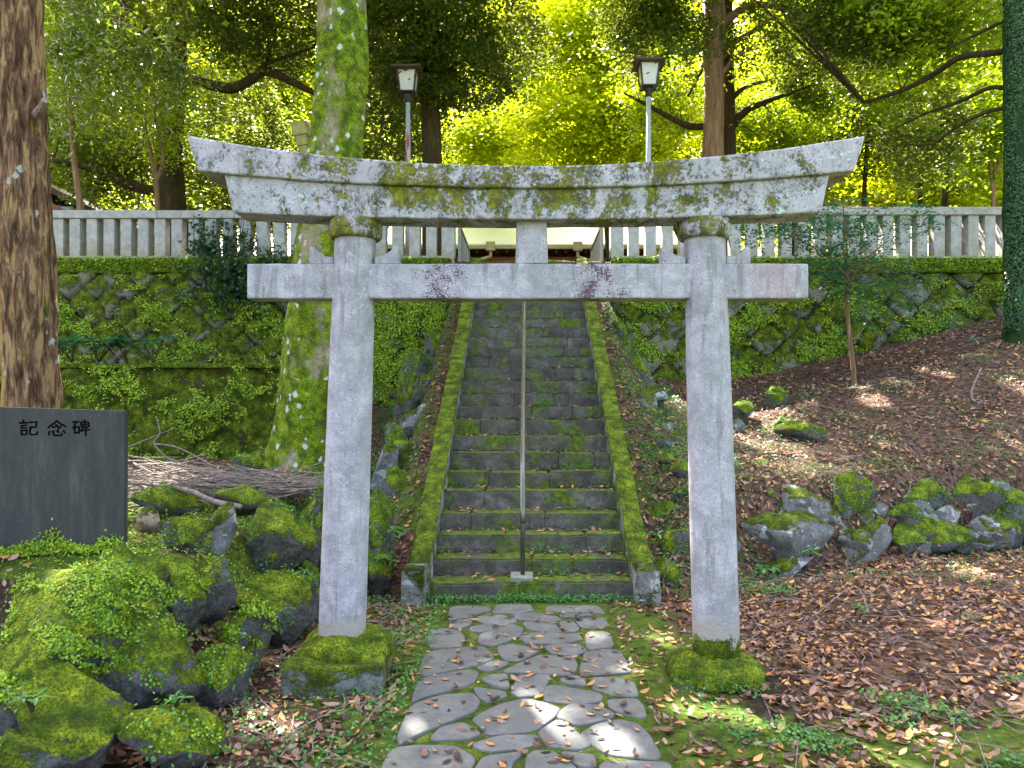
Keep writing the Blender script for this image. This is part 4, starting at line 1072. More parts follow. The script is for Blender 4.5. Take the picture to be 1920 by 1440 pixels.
# --- reddish trunk with a dark twin, right
t = empty('tree', (P(1338, 0, 15).x, 15, 4), 'tan reddish trunk rising behind the right gate pillar', 'tree')
o, pts = trunk(t, 'bark_red', [(1340, 520, 15, 48), (1338, 400, 15, 44), (1337, 290, 15, 40), (1339, 180, 15, 37), (1337, 100, 15, 38), (1342, 40, 15, 40), (1336, -60, 15, 32), (1325, -300, 15, 26), (1310, -600, 15, 16)], seg=18)
for pp in ([(1342, 60, 15, 20), (1400, 12, 14.8, 13), (1470, 14, 14.6, 11), (1540, 34, 14.3, 8), (1640, 12, 14, 5)], [(1340, 150, 15, 12), (1362, 128, 14.9, 9), (1370, 115, 14.8, 6)], [(1345, 95, 15, 14), (1410, 60, 15.4, 9), (1450, 30, 15.8, 6)]):
    trunk(t, 'bark_red', pp, 'limb', 9, .1); pts += [P(a, b_, d) for a, b_, d, w in pp]
cc = crown(t, 'leaf_dark', [pb_(1140, 1330, -80, 150, 14.6, 1.3, 1.3), pb_(1350, 1640, -80, 120, 14.6, 1.4), pb_(1440, 1600, 90, 200, 15.5, .8, .9), (tuple(P(1330, -180, 15)), (3.6, 2.8, 1.4), .45)], 560, 100, .095, .055, .45)
twigs(t, 'bark_red', [p for p in pts if p.z > 8], cc, 60, r0=.018)
t = empty('tree', (P(1366, 0, 15.8).x, 15.8, 4), 'nearly black trunk touching the right side of the tan trunk, with crooked limbs', 'tree')
o, pts = trunk(t, 'bark_dark', [(1372, 520, 15.8, 34), (1369, 400, 15.8, 30), (1367, 290, 15.8, 27), (1366, 180, 15.8, 24), (1364, 60, 15.8, 22), (1362, -100, 15.8, 16)], seg=14)
for pp in ([(1370, 240, 15.8, 18), (1395, 210, 15.7, 15), (1430, 193, 15.5, 11), (1480, 175, 15.2, 6), (1520, 160, 15, 3)], [(1368, 190, 15.8, 12), (1395, 165, 15.6, 8), (1440, 150, 15.4, 5)],
           [(1366, 232, 15.8, 14), (1310, 238, 15.5, 13), (1280, 232, 15.4, 12), (1245, 214, 15.3, 10), (1200, 190, 15.1, 6), (1170, 175, 15, 3)], [(1366, 80, 15.8, 12), (1330, 110, 15.4, 8), (1290, 180, 15, 4)]):
    trunk(t, 'bark_dark', pp, 'limb', 9, .12); pts += [P(a, b_, d) for a, b_, d, w in pp]
cc = crown(t, 'leaf_mid', [pb_(1360, 1560, 120, 300, 16.2, .9), pb_(1160, 1330, 120, 250, 16.4, .8, .6)], 170, 90, .085, .055, .4)
twigs(t, 'bark_dark', [p for p in pts if p.z > 6], cc, 40, r0=.016)
# --- mossy dark trunk at the right edge
t = empty('tree', (P(1912, 0, 11).x, 11, 2.8), 'trunk coated in fine dark green growth at the right edge', 'tree')
o, pts = trunk(t, 'bark_ivy', [(1925, 700, 11, 100), (1922, 600, 11, 68), (1918, 450, 11, 62), (1915, 200, 11, 58), (1914, 0, 11, 56), (1912, -250, 11, 50), (1905, -600, 11, 34), (1900, -900, 11.2, 20)], seg=24)
rough_trunk(o, .03, 9)
for pp in ([(1905, 92, 11.1, 14), (1860, 100, 11.3, 12), (1800, 108, 11.6, 11), (1750, 140, 12, 10), (1690, 170, 12.3, 9), (1620, 192, 12.6, 6)], [(1905, 172, 11, 10), (1860, 164, 11.2, 8), (1800, 190, 11.6, 8), (1730, 215, 12, 5), (1680, 240, 12.3, 3)],
           [(1905, 200, 11, 9), (1850, 210, 11.2, 8), (1790, 240, 11.5, 6), (1750, 270, 11.8, 5), (1700, 270, 12, 3)], [(1900, 30, 11, 8), (1840, 60, 11.3, 6), (1780, 90, 11.5, 3)]):
    trunk(t, 'bark_dark', pp, 'limb', 9, .12); pts += [P(a, b_, d) for a, b_, d, w in pp]
cc = crown(t, 'leaf_mid', [pb_(1600, 1900, -60, 130, 12.2, 1.0, .9), pb_(1640, 1880, 130, 260, 12.4, .6, .5), ((4.5, 14, 11.8), (3.5, 3.0, 1.4), .35), ((1.5, 13, 12), (3, 3, 1.3), .35)], 420, 90, .10, .06, .42)
crown(t, 'leaf_dark', [pb_(1480, 1900, -70, 90, 13.0, .9), pb_(1640, 1830, 180, 330, 13.4, .6, .8)], 190, 90, .10, .055, .42)
twigs(t, 'bark_dark', [p for p in pts if p.z > 5.5], cc, 50, r0=.016)
# --- bright maples in the middle distance
t = empty('tree', (P(1130, 0, 21).x, 21, 4), 'backlit lime green maple filling the middle of the background', 'tree')
o, pts = trunk(t, 'bark_dark', [(1150, 520, 21, 22), (1140, 380, 21, 20), (1135, 250, 21, 16), (1110, 120, 21, 12), (1090, -50, 21, 6)], seg=10)
cc = crown(t, 'leaf_lime', [pb_(880, 1330, -40, 170, 21, 1.2), pb_(960, 1300, 150, 330, 20.3, 1.0), pb_(830, 1000, 180, 320, 22, .8)], 900, 80, .12, .085, .55, .35, 1.2)
twigs(t, 'bark_dark', [p for p in pts if p.z > 6], cc, 50, r0=.014)
t = empty('tree', (P(1560, 0, 20).x, 20, 4), 'backlit yellow green maple behind the right end of the gate', 'tree')
o, pts = trunk(t, 'bark_dark', [(1500, 520, 20, 16), (1498, 350, 20, 13), (1502, 220, 20, 10), (1480, 60, 20, 5)], seg=10)
cc = crown(t, 'leaf_lime', [pb_(1380, 1700, -40, 190, 20.5, 1.3), pb_(1380, 1620, 180, 330, 20, .9), pb_(1620, 1900, 150, 390, 21, 1.2)], 760, 80, .12, .08, .55, .35, 1.2)
twigs(t, 'bark_dark', [p for p in pts if p.z > 6], cc, 40, r0=.014)
# --- thin trunks, right
for k, (px, d, w, h0, lab, mt) in enumerate(((1772, 17.5, 12, 60, 'slim dark trunk between the right fence and the bright leaves', 'bark_dark'), (1725, 18.5, 9, 180, 'thin dark stem left of the slim dark trunk at the right', 'bark_dark'), (1620, 19, 9, 150, 'thin pale trunk above the right end of the lintel', 'bark_dark'), (1862, 16.5, 7, 190, 'slender orange brown forked stems beside the green right edge trunk', 'bark_red'))):
    t = empty('slender_tree', (P(px, 0, d).x, d, 4), lab, 'tree')
    pp = [(px + 4, 520, d, w * 1.2), (px, 380, d, w), (px + 6, 260, d, w * .8), (px + 10, h0, d, w * .4)]
    o, pts = trunk(t, mt, pp, seg=8)
    if k == 3:
        trunk(t, mt, [(px + 2, 380, d, w), (px - 8, 300, d, w * .8), (px - 14, 240, d, w * .5), (px - 40, 190, d, 2)], 'limb', 6); trunk(t, mt, [(px + 2, 340, d, w * .8), (px + 18, 260, d, w * .6), (px + 22, 190, d, 2)], 'limb', 6)
    cc = crown(t, ('leaf_mid', 'leaf_mid', 'leaf_dark', 'leaf_mid')[k], [pb_(px - 110, px + 90, h0 - 40, 330, d, 1.0)], 110, 70, .095, .06, .45)
    twigs(t, mt, [p for p in pts if p.z > 6], cc, 20, r0=.012)
# --- dark evergreen on the left with the long crooked limb
t = empty('tree', (P(315, 0, 15.5).x, 15.5, 4), 'dark evergreen behind the left fence with a long crooked limb reaching right', 'tree')
o, pts = trunk(t, 'bark_dark', [(330, 520, 15.5, 60), (322, 400, 15.5, 50), (318, 280, 15.5, 42), (322, 180, 15.5, 44), (330, 80, 15.5, 36), (325, -100, 15.5, 26), (320, -400, 15.5, 14)], seg=16, wob=.25)
for pp in ([(325, 140, 15.5, 26), (370, 152, 15.2, 22), (430, 165, 15, 20), (470, 150, 14.9, 18), (500, 135, 14.8, 16), (550, 155, 14.7, 14), (600, 180, 14.7, 9)], [(480, 145, 14.9, 12), (500, 120, 14.7, 8), (590, 88, 14.4, 5)],
           [(320, 360, 15.5, 22), (250, 350, 15.2, 18), (180, 318, 15, 14), (100, 300, 14.8, 8)], [(322, 100, 15.5, 16), (260, 40, 15, 10), (200, -30, 14.6, 6)]):
    trunk(t, 'bark_dark', pp, 'limb', 10, .2); pts += [P(a, b_, d) for a, b_, d, w in pp]
cc = crown(t, 'leaf_dark', [pb_(90, 350, 220, 390, 15.8, 1.0), pb_(330, 600, 170, 390, 16.4, 1.0), pb_(340, 620, -60, 130, 15, 1.2), pb_(100, 330, 80, 260, 16.3, .9), ((-7.5, 17, 12.5), (3.2, 2.5, 1.6), .4), pb_(90, 330, -60, 110, 16, 1.0)], 1000, 90, .095, .055, .45)
twigs(t, 'bark_dark', [p for p in pts if p.z > 5], cc, 80, r0=.018)
t = empty('tree', (P(140, 0, 12.9).x, 13.6, 4), 'light green fine leaved tree drooping over the left fence from the upper left', 'tree')
o, pts = trunk(t, 'bark_red', [(158, 520, 13.6, 14), (150, 380, 13.6, 12), (138, 290, 13.6, 10), (132, 150, 13.5, 8), (150, 0, 13.3, 6), (160, -200, 13, 4)], seg=9)
cc = crown(t, 'leaf_glint', [pb_(70, 330, -40, 150, 11.6, .9, 1.4), pb_(80, 240, 120, 250, 12.4, .6), pb_(220, 400, 60, 200, 12.6, .6)], 130, 60, .14, .034, .34, 1.1, .0)
twigs(t, 'bark_red', [p for p in pts if p.z > 6], cc, 40, r0=.010)
t = empty('slender_tree', (P(295, 0, 13.8).x, 13.8, 4), 'thin orange brown forked stem standing just behind the left fence', 'tree')
o, pts = trunk(t, 'bark_red', [(296, 520, 13.8, 10), (295, 400, 13.8, 9), (292, 335, 13.8, 9), (284, 290, 13.8, 6), (272, 220, 13.8, 4), (290, 150, 13.8, 2)], seg=8)
trunk(t, 'bark_red', [(293, 338, 13.8, 7), (304, 310, 13.8, 7), (302, 265, 13.8, 6), (290, 210, 13.8, 4), (305, 140, 13.8, 2)], 'limb', 7)
cc = crown(t, 'leaf_mid', [pb_(210, 380, 130, 300, 13.9, .6)], 60, 50, .09, .03, .4, .7, .2)
# --- blue green conifer far in the middle
t = empty('conifer', (P(930, 0, 26).x, 26, 4), 'small blue green conifer in the middle of the background', 'tree')
o, pts = trunk(t, 'bark_dark', [(935, 520, 26, 14), (932, 320, 26, 9), (928, 170, 26, 3)], seg=8)
bx = []
for k in range(14):
    f_ = k / 13; py = 190 + f_ * 200; w = 16 + f_ * 75
    bx.append(pb_(928 - w, 928 + w, py - 9, py + 9, 25.6, .5 + f_, 1 + 2 / (1 + f_ * 4)))
crown(t, 'leaf_teal', bx, 260, 60, .13, .05, .38, .35, .6)
t = empty('tree', (P(700, 0, 18).x, 18, 4), 'dark leafy tree between the mossy trunk and the left lamp post', 'tree')
o, pts = trunk(t, 'bark_red', [(705, 520, 18, 12), (700, 330, 18, 9), (720, 200, 18, 6), (700, 50, 18, 3)], seg=8)
cc = crown(t, 'leaf_dark', [pb_(600, 860, 120, 330, 18, 1.0), pb_(560, 820, -60, 140, 18, 1.0)], 260, 80, .11, .065, .5)
twigs(t, 'bark_red', [p for p in pts if p.z > 6], cc, 24, r0=.012)
t = empty('tree', (P(880, 0, 23).x, 23, 4), 'fresh green low tree right of the dark straight trunk', 'tree')
o, pts = trunk(t, 'bark_dark', [(870, 520, 23, 12), (872, 330, 23, 8), (880, 220, 23, 4)], seg=8)
crown(t, 'leaf_lime', [pb_(830, 980, 180, 330, 23.2, .9), pb_(600, 860, 200, 340, 22, .8, .4)], 190, 60, .12, .08, .5)

# --- far trees: one built with its parts, the others copied
far0 = empty('tree', (0, 0, 0), 'far tree', 'tree', 'far woodland trees behind the shrine hall')
b = MB(); b.tube([(0, 0, -1), (.05, 0, 2), (-.1, .1, 5), (.1, 0, 9)], [.22, .18, .13, .05], 8); b.build('trunk', M['bark_dark'], far0, smooth=True)
Bx = [((0, 0, 6.0), (2.6, 2.6, 2.2)), ((.8, .3, 8.3), (1.9, 1.9, 1.7)), ((-.9, 0, 3.9), (2.1, 2.1, 1.3))]
crown(far0, 'leaf_far', Bx, 420, 46, .20, .13, .55)
spots = [(-17, 26), (-13.5, 31), (-9.5, 27), (-6.0, 33), (-2.0, 36), (3.0, 37), (6.5, 33), (10.5, 29), (14.5, 33), (17, 26), (-21, 33), (21, 33), (-15, 21), (13.5, 23.5), (-25, 40), (-11, 41), (0.5, 43), (10, 43), (25, 40), (-4, 29), (2, 31), (-19, 38), (16, 38), (-7.5, 38), (5, 41), (20, 27), (-23, 26), (-1, 32)]
places = ['at the far left edge', 'left, above the small roof', 'above the left part of the fence', 'behind the crooked limb', 'behind the mossy trunk', 'behind the bright maple', 'behind the tan trunk', 'above the right lintel end', 'behind the thin right trunks', 'at the far right edge']
for i, (x, y) in enumerate(spots):
    if i == 0: o = far0
    else:
        o = far0.copy(); COL.objects.link(o)
        for ch in list(far0.children):
            c_ = ch.copy(); COL.objects.link(c_); c_.parent = o
    o.location = (x, y, float(G(x, y))); s_ = random.uniform(1.15, 1.6); o.scale = (s_, s_, s_ * random.uniform(.85, 1.15)); o.rotation_euler.z = random.uniform(0, 6.28)
    o['label'] = 'pale green far woodland tree seen only as leaves between nearer trees'

# --- maple sapling in front of the right fence
t = empty('maple_sapling', P(1603, 735, 10.7), 'thin leaning maple sapling with blue green leaves in front of the right wall', 'sapling')
o, pts = trunk(t, 'bark_red', [(1603, 745, 10.7, 11), (1599, 680, 10.7, 9), (1592, 620, 10.7, 8), (1588, 560, 10.7, 7), (1589, 500, 10.7, 6), (1585, 430, 10.7, 4), (1580, 380, 10.7, 2)], seg=8)
for pp in ([(1590, 540, 10.7, 5), (1610, 500, 10.6, 4), (1660, 455, 10.4, 2)], [(1589, 520, 10.7, 5), (1550, 480, 10.7, 3), (1500, 450, 10.8, 2)], [(1598, 640, 10.7, 4), (1620, 615, 10.6, 2)]):
    trunk(t, 'bark_red', pp, 'limb', 6); pts += [P(a, b_, d) for a, b_, d, w in pp]
cc = crown(t, 'leaf_teal', [pb_(1390, 1740, 375, 480, 10.7, .9), pb_(1450, 1730, 460, 560, 10.6, .7), pb_(1560, 1900, 540, 640, 11.0, .5, .35)], 260, 42, .055, .030, .28, .09, 2.2)
twigs(t, 'bark_red', [p for p in pts if p.z > 3], cc, 60, r0=.008)

# ------------------------------------------------------------------ shrine hall, outbuilding and stone post behind the fence
hall = empty('shrine_hall', (0, 22, 4), 'wooden shrine hall with a pale roof seen through the gate above the stairs', 'shrine hall')
def HX(px, d): return (px - CX) * d / F
b = MB(); b.prism([(-4.2, 6.0), (4.4, 6.0), (4.4, 6.06), (-4.2, 6.06)], 22.0, 22.02)
# roof: two slopes with real thickness
b = MB(); rz = [(21.5, 6.10), (25.0, 8.3), (28.5, 6.10)]
for (y0, z0), (y1, z1) in zip(rz, rz[1:]):
    b.add([(-4.2, y0, z0), (4.4, y0, z0), (4.4, y1, z1), (-4.2, y1, z1), (-4.2, y0, z0 - .12), (4.4, y0, z0 - .12), (4.4, y1, z1 - .12), (-4.2, y1, z1 - .12)], [(0, 1, 2, 3), (7, 6, 5, 4), (0, 4, 5, 1), (1, 5, 6, 2), (2, 6, 7, 3), (3, 7, 4, 0)])
b.build('roof', M['roof_white'], hall)
b = MB(); b.box(-3.4, 3.6, 22.6, 27.6, 3.9, 6.6); b.build('wall', M['wood'], hall)
b = MB(); b.box(-4.2, 4.4, 21.38, 21.49, 5.93, 6.05); b.build('gutter', M['gutter'], hall, bevel=.02)
b = MB(); b.box(-4.1, 4.3, 21.9, 22.1, 5.55, 5.8); b.build('eave_beam', M['wood'], hall)
for k in range(30):
    x = -4.0 + k * .285; b = MB(); b.box(x - .035, x + .035, 21.52, 22.6, 5.84, 5.93); b.build('rafter', M['wood_dark'], hall)
for x in (-3.3, -1.1, 1.3, 3.5):
    b = MB(); b.box(x - .11, x + .11, 22.2, 22.42, 3.95, 5.55); b.build('column', M['wood_dark'], hall)
for px0, px1, px2 in ((920, 905, 893), (1083, 1095, 1108)):
    b = MB(); d = 21.4; b.tube([(HX(px0, d), d, 5.95), (HX(px0, d), d, 5.72), (HX(px1, d), d, 5.64), (HX(px2, d), d, 5.60), (HX(px2, d), d, 4.0)], .05, 8); b.build('downpipe', M['gutter'], hall)
    b = MB(); b.box(HX(px0, d) - .13, HX(px0, d) + .13, d - .14, d + .02, 5.86, 6.12); b.build('rain_hopper', M['gutter'], hall, bevel=.01)
shed = empty('outbuilding', (P(60, 0, 17).x, 17, 4), 'small building with dark sloping roof behind the left fence', 'building')
A0 = P(20, 310, 16.5); A1 = P(190, 398, 16.5)
b = MB(); x0, z0, x1, z1 = A0.x, A0.z, A1.x, A1.z
xl = x0 - (x1 - x0)
b.prism([(x0, z0), (x1, z1), (x1 - .02, z1 - .12), (x0, z0 - .14), (xl, z1 - .12), (xl - .02, z1)], 16.2, 20.5); b.build('roof', M['wood_dark'], shed)
b = MB(); b.prism([(x0, z0 - .35), (x1 - .5, z1 - .08), (x1 - .6, z1 - .2), (x0, z0 - .5), (xl + .6, z1 - .2), (xl + .5, z1 - .08)], 16.15, 16.25); b.build('barge_board', M['wood'], shed)
b = MB(); b.box(xl + .7, x1 - .7, 16.6, 20.2, 3.95, z1 + .15); b.build('wall', M['plaster'], shed)
sp = empty('stone_post', P(570, 0, 13.3), 'yellowish square headed stone post leaning beside the mossy trunk behind the fence', 'stone post')
sp.location.z = 4.0
tl = P(562, 232, 13.4); bt = P(590, 400, 13.4); ax = (tl - bt).normalized(); rot = Vector((0, 0, 1)).rotation_difference(ax).to_matrix()
def slabbox(h0, h1, w, dd):
    b = MB(); vs = []
    for h in (h0, h1):
        for sx, sy in ((-1, -1), (1, -1), (1, 1), (-1, 1)): vs.append(bt + ax * h + rot @ Vector((sx * w / 2, sy * dd / 2, 0)))
    b.add(vs, [(3, 2, 1, 0), (4, 5, 6, 7), (0, 1, 5, 4), (1, 2, 6, 5), (2, 3, 7, 6), (3, 0, 4, 7)]); return b
H_ = (tl - bt).length
slabbox(-1.2, H_ - .42, .16, .16).build('shaft', M['stone_yellow'], sp, bevel=.01)
slabbox(H_ - .42, H_ - .24, .20, .20).build('neck', M['stone_yellow'], sp, bevel=.01)
slabbox(H_ - .24, H_, .26, .26).build('head', M['stone_yellow'], sp, bevel=.015)

# ------------------------------------------------------------------ brushwood
random.seed(31)
b = MB()
for i in range(420):
    u = random.random(); px = 240 + 370 * u; cy = 905 + 8 * u; spread = 32 * (1 - u) + 9
    py = cy + random.gauss(0, spread * .5); d = random.uniform(5.9, 6.9) if u < .6 else random.uniform(6.1, 6.7)
    L = random.uniform(.25, 1.0); a = random.gauss(.10, .28); yaw = random.gauss(0, .5)
    c = P(px, py, d); dv = Vector((math.cos(a) * math.cos(yaw), math.sin(yaw), -math.sin(a) * .55)).normalized()
    c.z = max(c.z, float(G(c.x, c.y)) + .02)
    r0 = random.choice([.003, .004, .005, .008]); n = Vector((random.gauss(0, .02), random.gauss(0, .02), random.gauss(.01, .03)))
    b.tube([c - dv * L / 2, c + n, c + dv * L / 2 + n], [r0, r0 * .8, r0 * .3], 5, cap=False)
tag(b.build('brushwood', M['stick'], fix=False, smooth=True), 'heap of dry grey twigs behind the slab', kind='stuff')
def branch(pp, label, name='fallen_branch', mat='stick'):
    o, _ = trunk(None, mat, pp, name, 8, .15); tag(o, label, 'branch')
branch([(240, 905, 6.0, 5), (310, 912, 5.9, 8), (360, 922, 5.8, 10), (400, 940, 5.7, 11), (452, 950, 5.6, 10)], 'thick pale branch with cut end lying in front of the brushwood')
branch([(250, 868, 6.5, 3), (330, 905, 6.3, 5), (450, 912, 6.2, 5), (530, 918, 6.1, 5), (610, 915, 6.1, 4)], 'long straight grey branch along the front of the brushwood')
branch([(340, 880, 7.0, 3), (290, 835, 7.0, 3), (300, 812, 7.0, 3), (292, 780, 7.0, 2)], 'thin crooked branch sticking up out of the brushwood')
branch([(290, 832, 7.0, 3), (330, 838, 7.0, 3), (375, 860, 7.0, 3), (420, 885, 6.9, 2)], 'thin curved branch arching right above the brushwood')
branch([(1560, 868, 8.2, 4), (1600, 856, 8.25, 6), (1650, 862, 8.25, 3)], 'short dead branch lying on the right terrace')
branch([(1840, 690, 9.6, 3), (1822, 748, 9.4, 5), (1885, 775, 9.3, 3)], 'bent bare stick on the right slope near the edge')
branch([(1510, 1170, 5.3, 2), (1600, 1100, 5.9, 3), (1630, 1150, 5.5, 4)], 'thin forked twig on the leaf litter right of the gate')
branch([(1820, 1245, 4.55, 6), (1880, 1252, 4.5, 7), (1945, 1262, 4.5, 5)], 'dark stick on the leaf litter at the right edge')
branch([(1240, 1100, 6.2, 3), (1255, 1050, 6.1, 3), (1275, 1042, 6.1, 2)], 'bent thin twig standing beside the right kerb end post')

# ------------------------------------------------------------------ fallen leaves
def stair_top(x, y):
    k = np.clip(np.floor((y - 6.0) / .277).astype(int), 0, 25); return np.array(STAIR_Z)[k]
def surf(x, y):
    z = G(x, y); on = (x > XS0) & (x < XS1) & (y > 6.0) & (y < 12.9); z = np.where(on, stair_top(x, y) + .004, z)
    return np.where((np.abs(x) < .62 + .03) & (y < 5.55), np.maximum(z, .026), z)
def scatter(n, x0, x1, y0, y1, dens):
    x = rng.uniform(x0, x1, n * 6); y = y0 + (y1 - y0) * rng.random(n * 6); keep = rng.random(n * 6) < dens(x, y); x, y = x[keep][:n], y[keep][:n]
    return x, y
def pile(n, x0, x1, y0, y1, dens, lift=.012, sd=.75):
    x, y = scatter(int(n * 1.35), x0, x1, y0, y1, dens); z = surf(x, y) + rng.random(len(x)) * lift + .004
    e = .03; N = np.stack([-(G(x + e, y) - G(x - e, y)) / (2 * e), -(G(x, y + e) - G(x, y - e)) / (2 * e), np.ones(len(x))], -1)
    on = (x > XS0) & (x < XS1) & (y > 6.0); N[on] = (0, 0, 1)
    N = unit(N) + rng.normal(size=N.shape) * sd * .5
    return np.stack([x, y, z], -1), N
clumpy = lambda x, y: .35 + .65 * sm(-.3, .5, vn(x, y, 3.5, 9))
parts_C, parts_N = [], []
def add(c): parts_C.append(c[0]); parts_N.append(c[1])
notpath = lambda x, y: np.where((np.abs(x) < .62) & (y < 5.6), .10, 1.0)
add(pile(9500, 1.0, 6.5, 3.0, 7.6, lambda x, y: sm(1.1, 1.8, x) * (.12 + .88 * sm(3.2, 4.1, y + .25 * vn(x, y, 2))) * (.25 + .75 * sm(-.45, .25, vn(x, y, 2.6, 15))) , .03))
add(pile(1200, .62, 2.0, 2.8, 6.0, lambda x, y: clumpy(x, y) * .6, .01))
add(pile(1700, -1.9, -.6, 2.8, 6.0, lambda x, y: clumpy(x, y) * sm(.55, .9, -x), .015))
add(pile(230, -.65, .65, 2.9, 5.7, lambda x, y: np.full(x.shape, .9), .0, .3))
add(pile(8000, 1.7, 9.5, 6.9, 12.3, lambda x, y: .12 + .88 * sm(-.3, .5, vn(x, y, 2.2, 9)), .03))
add(pile(1000, -1.75, -1.0, 5.9, 12.0, clumpy, .02)); add(pile(1000, 1.03, 1.8, 5.9, 12.0, clumpy, .02))
add(pile(1500, XS0 + .02, XS1 - .02, 6.0, 12.8, lambda x, y: .15 + .85 * (((y - 6) % .277) > .17) * clumpy(x, y), .006, .3))
add(pile(1500, -5.5, -1.7, 6.4, 10.5, clumpy, .02))
add(pile(300, -3.2, -1.5, 3.3, 5.5, clumpy, .04))
C = np.concatenate(parts_C); N = np.concatenate(parts_N)
b = MB(); random.seed(77)
for i in range(900):
    if i < 420: x_, y_ = random.uniform(1.2, 5.5), random.uniform(3.2, 6.8)
    elif i < 760: x_, y_ = random.uniform(1.9, 8), random.uniform(7.3, 11.8)
    else: x_, y_ = random.uniform(-1.7, -.7), random.uniform(2.9, 5.8)
    a = random.uniform(0, 6.28); L = random.uniform(.03, .22) ; z_ = float(G(x_, y_)) + .018
    dx, dy = math.cos(a) * L, math.sin(a) * L
    b.tube([(x_ - dx, y_ - dy, float(G(x_ - dx, y_ - dy)) + .012), (x_ + random.gauss(0, .01), y_ + random.gauss(0, .01), z_ + random.uniform(0, .03)), (x_ + dx, y_ + dy, float(G(x_ + dx, y_ + dy)) + random.uniform(.01, .05))], [.0035, .003, .0015], 4, cap=False)
tag(b.build('scattered_twigs', M['stick'], fix=False), 'small dry twigs lying among the fallen leaves', kind='stuff')
LS = rng.uniform(.55, 1.25, len(C)); me = leaf_mesh('fallen_leaves', C, N, .062 * LS, .027 * LS, True, .30)
tag(mesh_obj('fallen_leaves', me, M['leaf_dead']), 'brown and orange fallen leaves scattered over the ground and steps', kind='stuff')

# ------------------------------------------------------------------ small green ground cover
def sample_rocks(n, want, upmin, dmax, thr):
    out_c, out_n = [], []
    tot = [(v, nn) for v, nn, m, d in ROCKV if m in want and d < dmax]
    W_ = np.array([np.prod(np.ptp(v, 0)) ** (2 / 3) for v, _ in tot]); W_ = W_ / W_.sum()
    for (v, nn), w in zip(tot, W_):
        k = int(n * w); i = rng.integers(0, len(v), k * 3); c = v[i] + rng.normal(size=(k * 3, 3)) * .012; q = nn[i]
        ok = (q[:, 2] > upmin) & (vn(c[:, 0] + c[:, 2], c[:, 1] + .7 * c[:, 2], 7, 2) > thr); c, q = c[ok][:k], q[ok][:k]
        out_c.append(c + q * .008); out_n.append(q + rng.normal(size=q.shape) * .45)
    return np.concatenate(out_c), np.concatenate(out_n)
c1, n1 = sample_rocks(30000, ('rock_green',), .05, 4.6, .12)
c2, n2 = sample_rocks(5000, ('rock',), .3, 5.0, .25)
x, y = scatter(9000, -4.0, -1.55, 4.3, 6.0, lambda x, y: .3 + .7 * sm(-.3, .4, vn(x, y, 4, 1))); z = G(x, y)
ok = (x < np.interp(y, FY, FX) - .1); x, y, z = x[ok], y[ok], z[ok]
c3 = np.stack([x, y, z + rng.random(len(x)) * .03 + .005], -1); n3 = rng.normal(size=c3.shape) * .5 + np.array([0, -.3, 1])
C = np.concatenate([c1, c2, c3]); N = np.concatenate([n1, n2, n3])
me = leaf_mesh('creeping_plants', C, N, .015, .013)
tag(mesh_obj('creeping_plants', me, M['leaf_cover']), 'tiny bright green creeping leaves over the rocks and mound', kind='stuff')
c1, n1 = sample_rocks(16000, ('rock_green', 'rock'), -.1, 12, .1)
Cs, Ns = [c1 + rng.normal(size=c1.shape) * .02], [n1]
for (n_, x0, x1, y0, y1, dn) in ((3000, .7, 3.4, 2.9, 4.2, lambda x, y: sm(.1, .7, vn(x, y, 4, 3))), (2500, -1.5, -.6, 2.9, 6, lambda x, y: clumpy(x, y) * .5), (9000, 1.5, 8, 7.2, 11, lambda x, y: .12 + sm(.0, .7, vn(x, y, 3, 6))),
                                 (11000, -2.3, -1.15, 6, 12, clumpy), (11000, 1.2, 2.2, 6, 12, clumpy), (3600, XS0, XS1, 6, 11, lambda x, y: (((y - 6) % .277) > .2) * sm(0, .5, vn(x, y, 2.5, 8))), (3500, 1.6, 7, 6.4, 8.2, lambda x, y: .25 + sm(-.1, .5, vn(x, y, 4, 13))), (1500, 3, 6, 3.2, 7, lambda x, y: sm(.35, .8, vn(x, y, 3, 12))),
                                 (1600, XS0, XS1, 5.86, 6.0, lambda x, y: clumpy(x, y)), (3000, -6, -1.7, 6, 10.6, lambda x, y: sm(.0, .6, vn(x, y, 3, 6)))):
    x, y = scatter(n_, x0, x1, y0, y1, dn); z = surf(x, y)
    Cs.append(np.stack([x, y, z + rng.random(len(x)) * .05 + .005], -1)); Ns.append(rng.normal(size=(len(x), 3)) * .5 + np.array([0, -.2, 1]))
C = np.concatenate(Cs); N = np.concatenate(Ns)
me = leaf_mesh('low_weeds', C, N, .024, .016)
tag(mesh_obj('low_weeds', me, M['leaf_weed']), 'low green weeds and seedlings between stones and leaf litter', kind='stuff')
# moss fringe on walls: leaves stuck to the two upper walls and coping
Cs, Ns = [], []
def wall_leaves(n, x0, x1, z0, z1, yb, yt, zb, zt, thr, seed):
    x = rng.uniform(x0, x1, n * 3); z = rng.uniform(z0, z1, n * 3); ok = vn(x, z * 1.3, 2.3, seed) + .55 * vn(x, z, 9, seed + 3) + rng.normal(size=len(x)) * .22 > thr; x, z = x[ok][:n], z[ok][:n]
    y = yb + (z - zb) / (zt - zb) * (yt - yb) - .06 - rng.random(len(x)) * .05
    Cs.append(np.stack([x, y, z], -1)); Ns.append(rng.normal(size=(len(x), 3)) * .5 + np.array([0, -.8, .5]))
wall_leaves(26000, -9, -1.3, 1.4, 3.7, 12.2, 12.62, 1.1, 3.74, .42, 3)
wall_leaves(16000, -3.4, -1.35, 1.3, 3.6, 12.2, 12.62, 1.1, 3.74, -.5, 4)
wall_leaves(22000, 1.5, 9, 1.9, 3.6, 12.2, 12.62, 1.3, 3.74, .35, 6)
wall_leaves(16000, -10, -3.5, .75, 2.1, 10.62, 10.84, .55, 2.06, .38, 8)
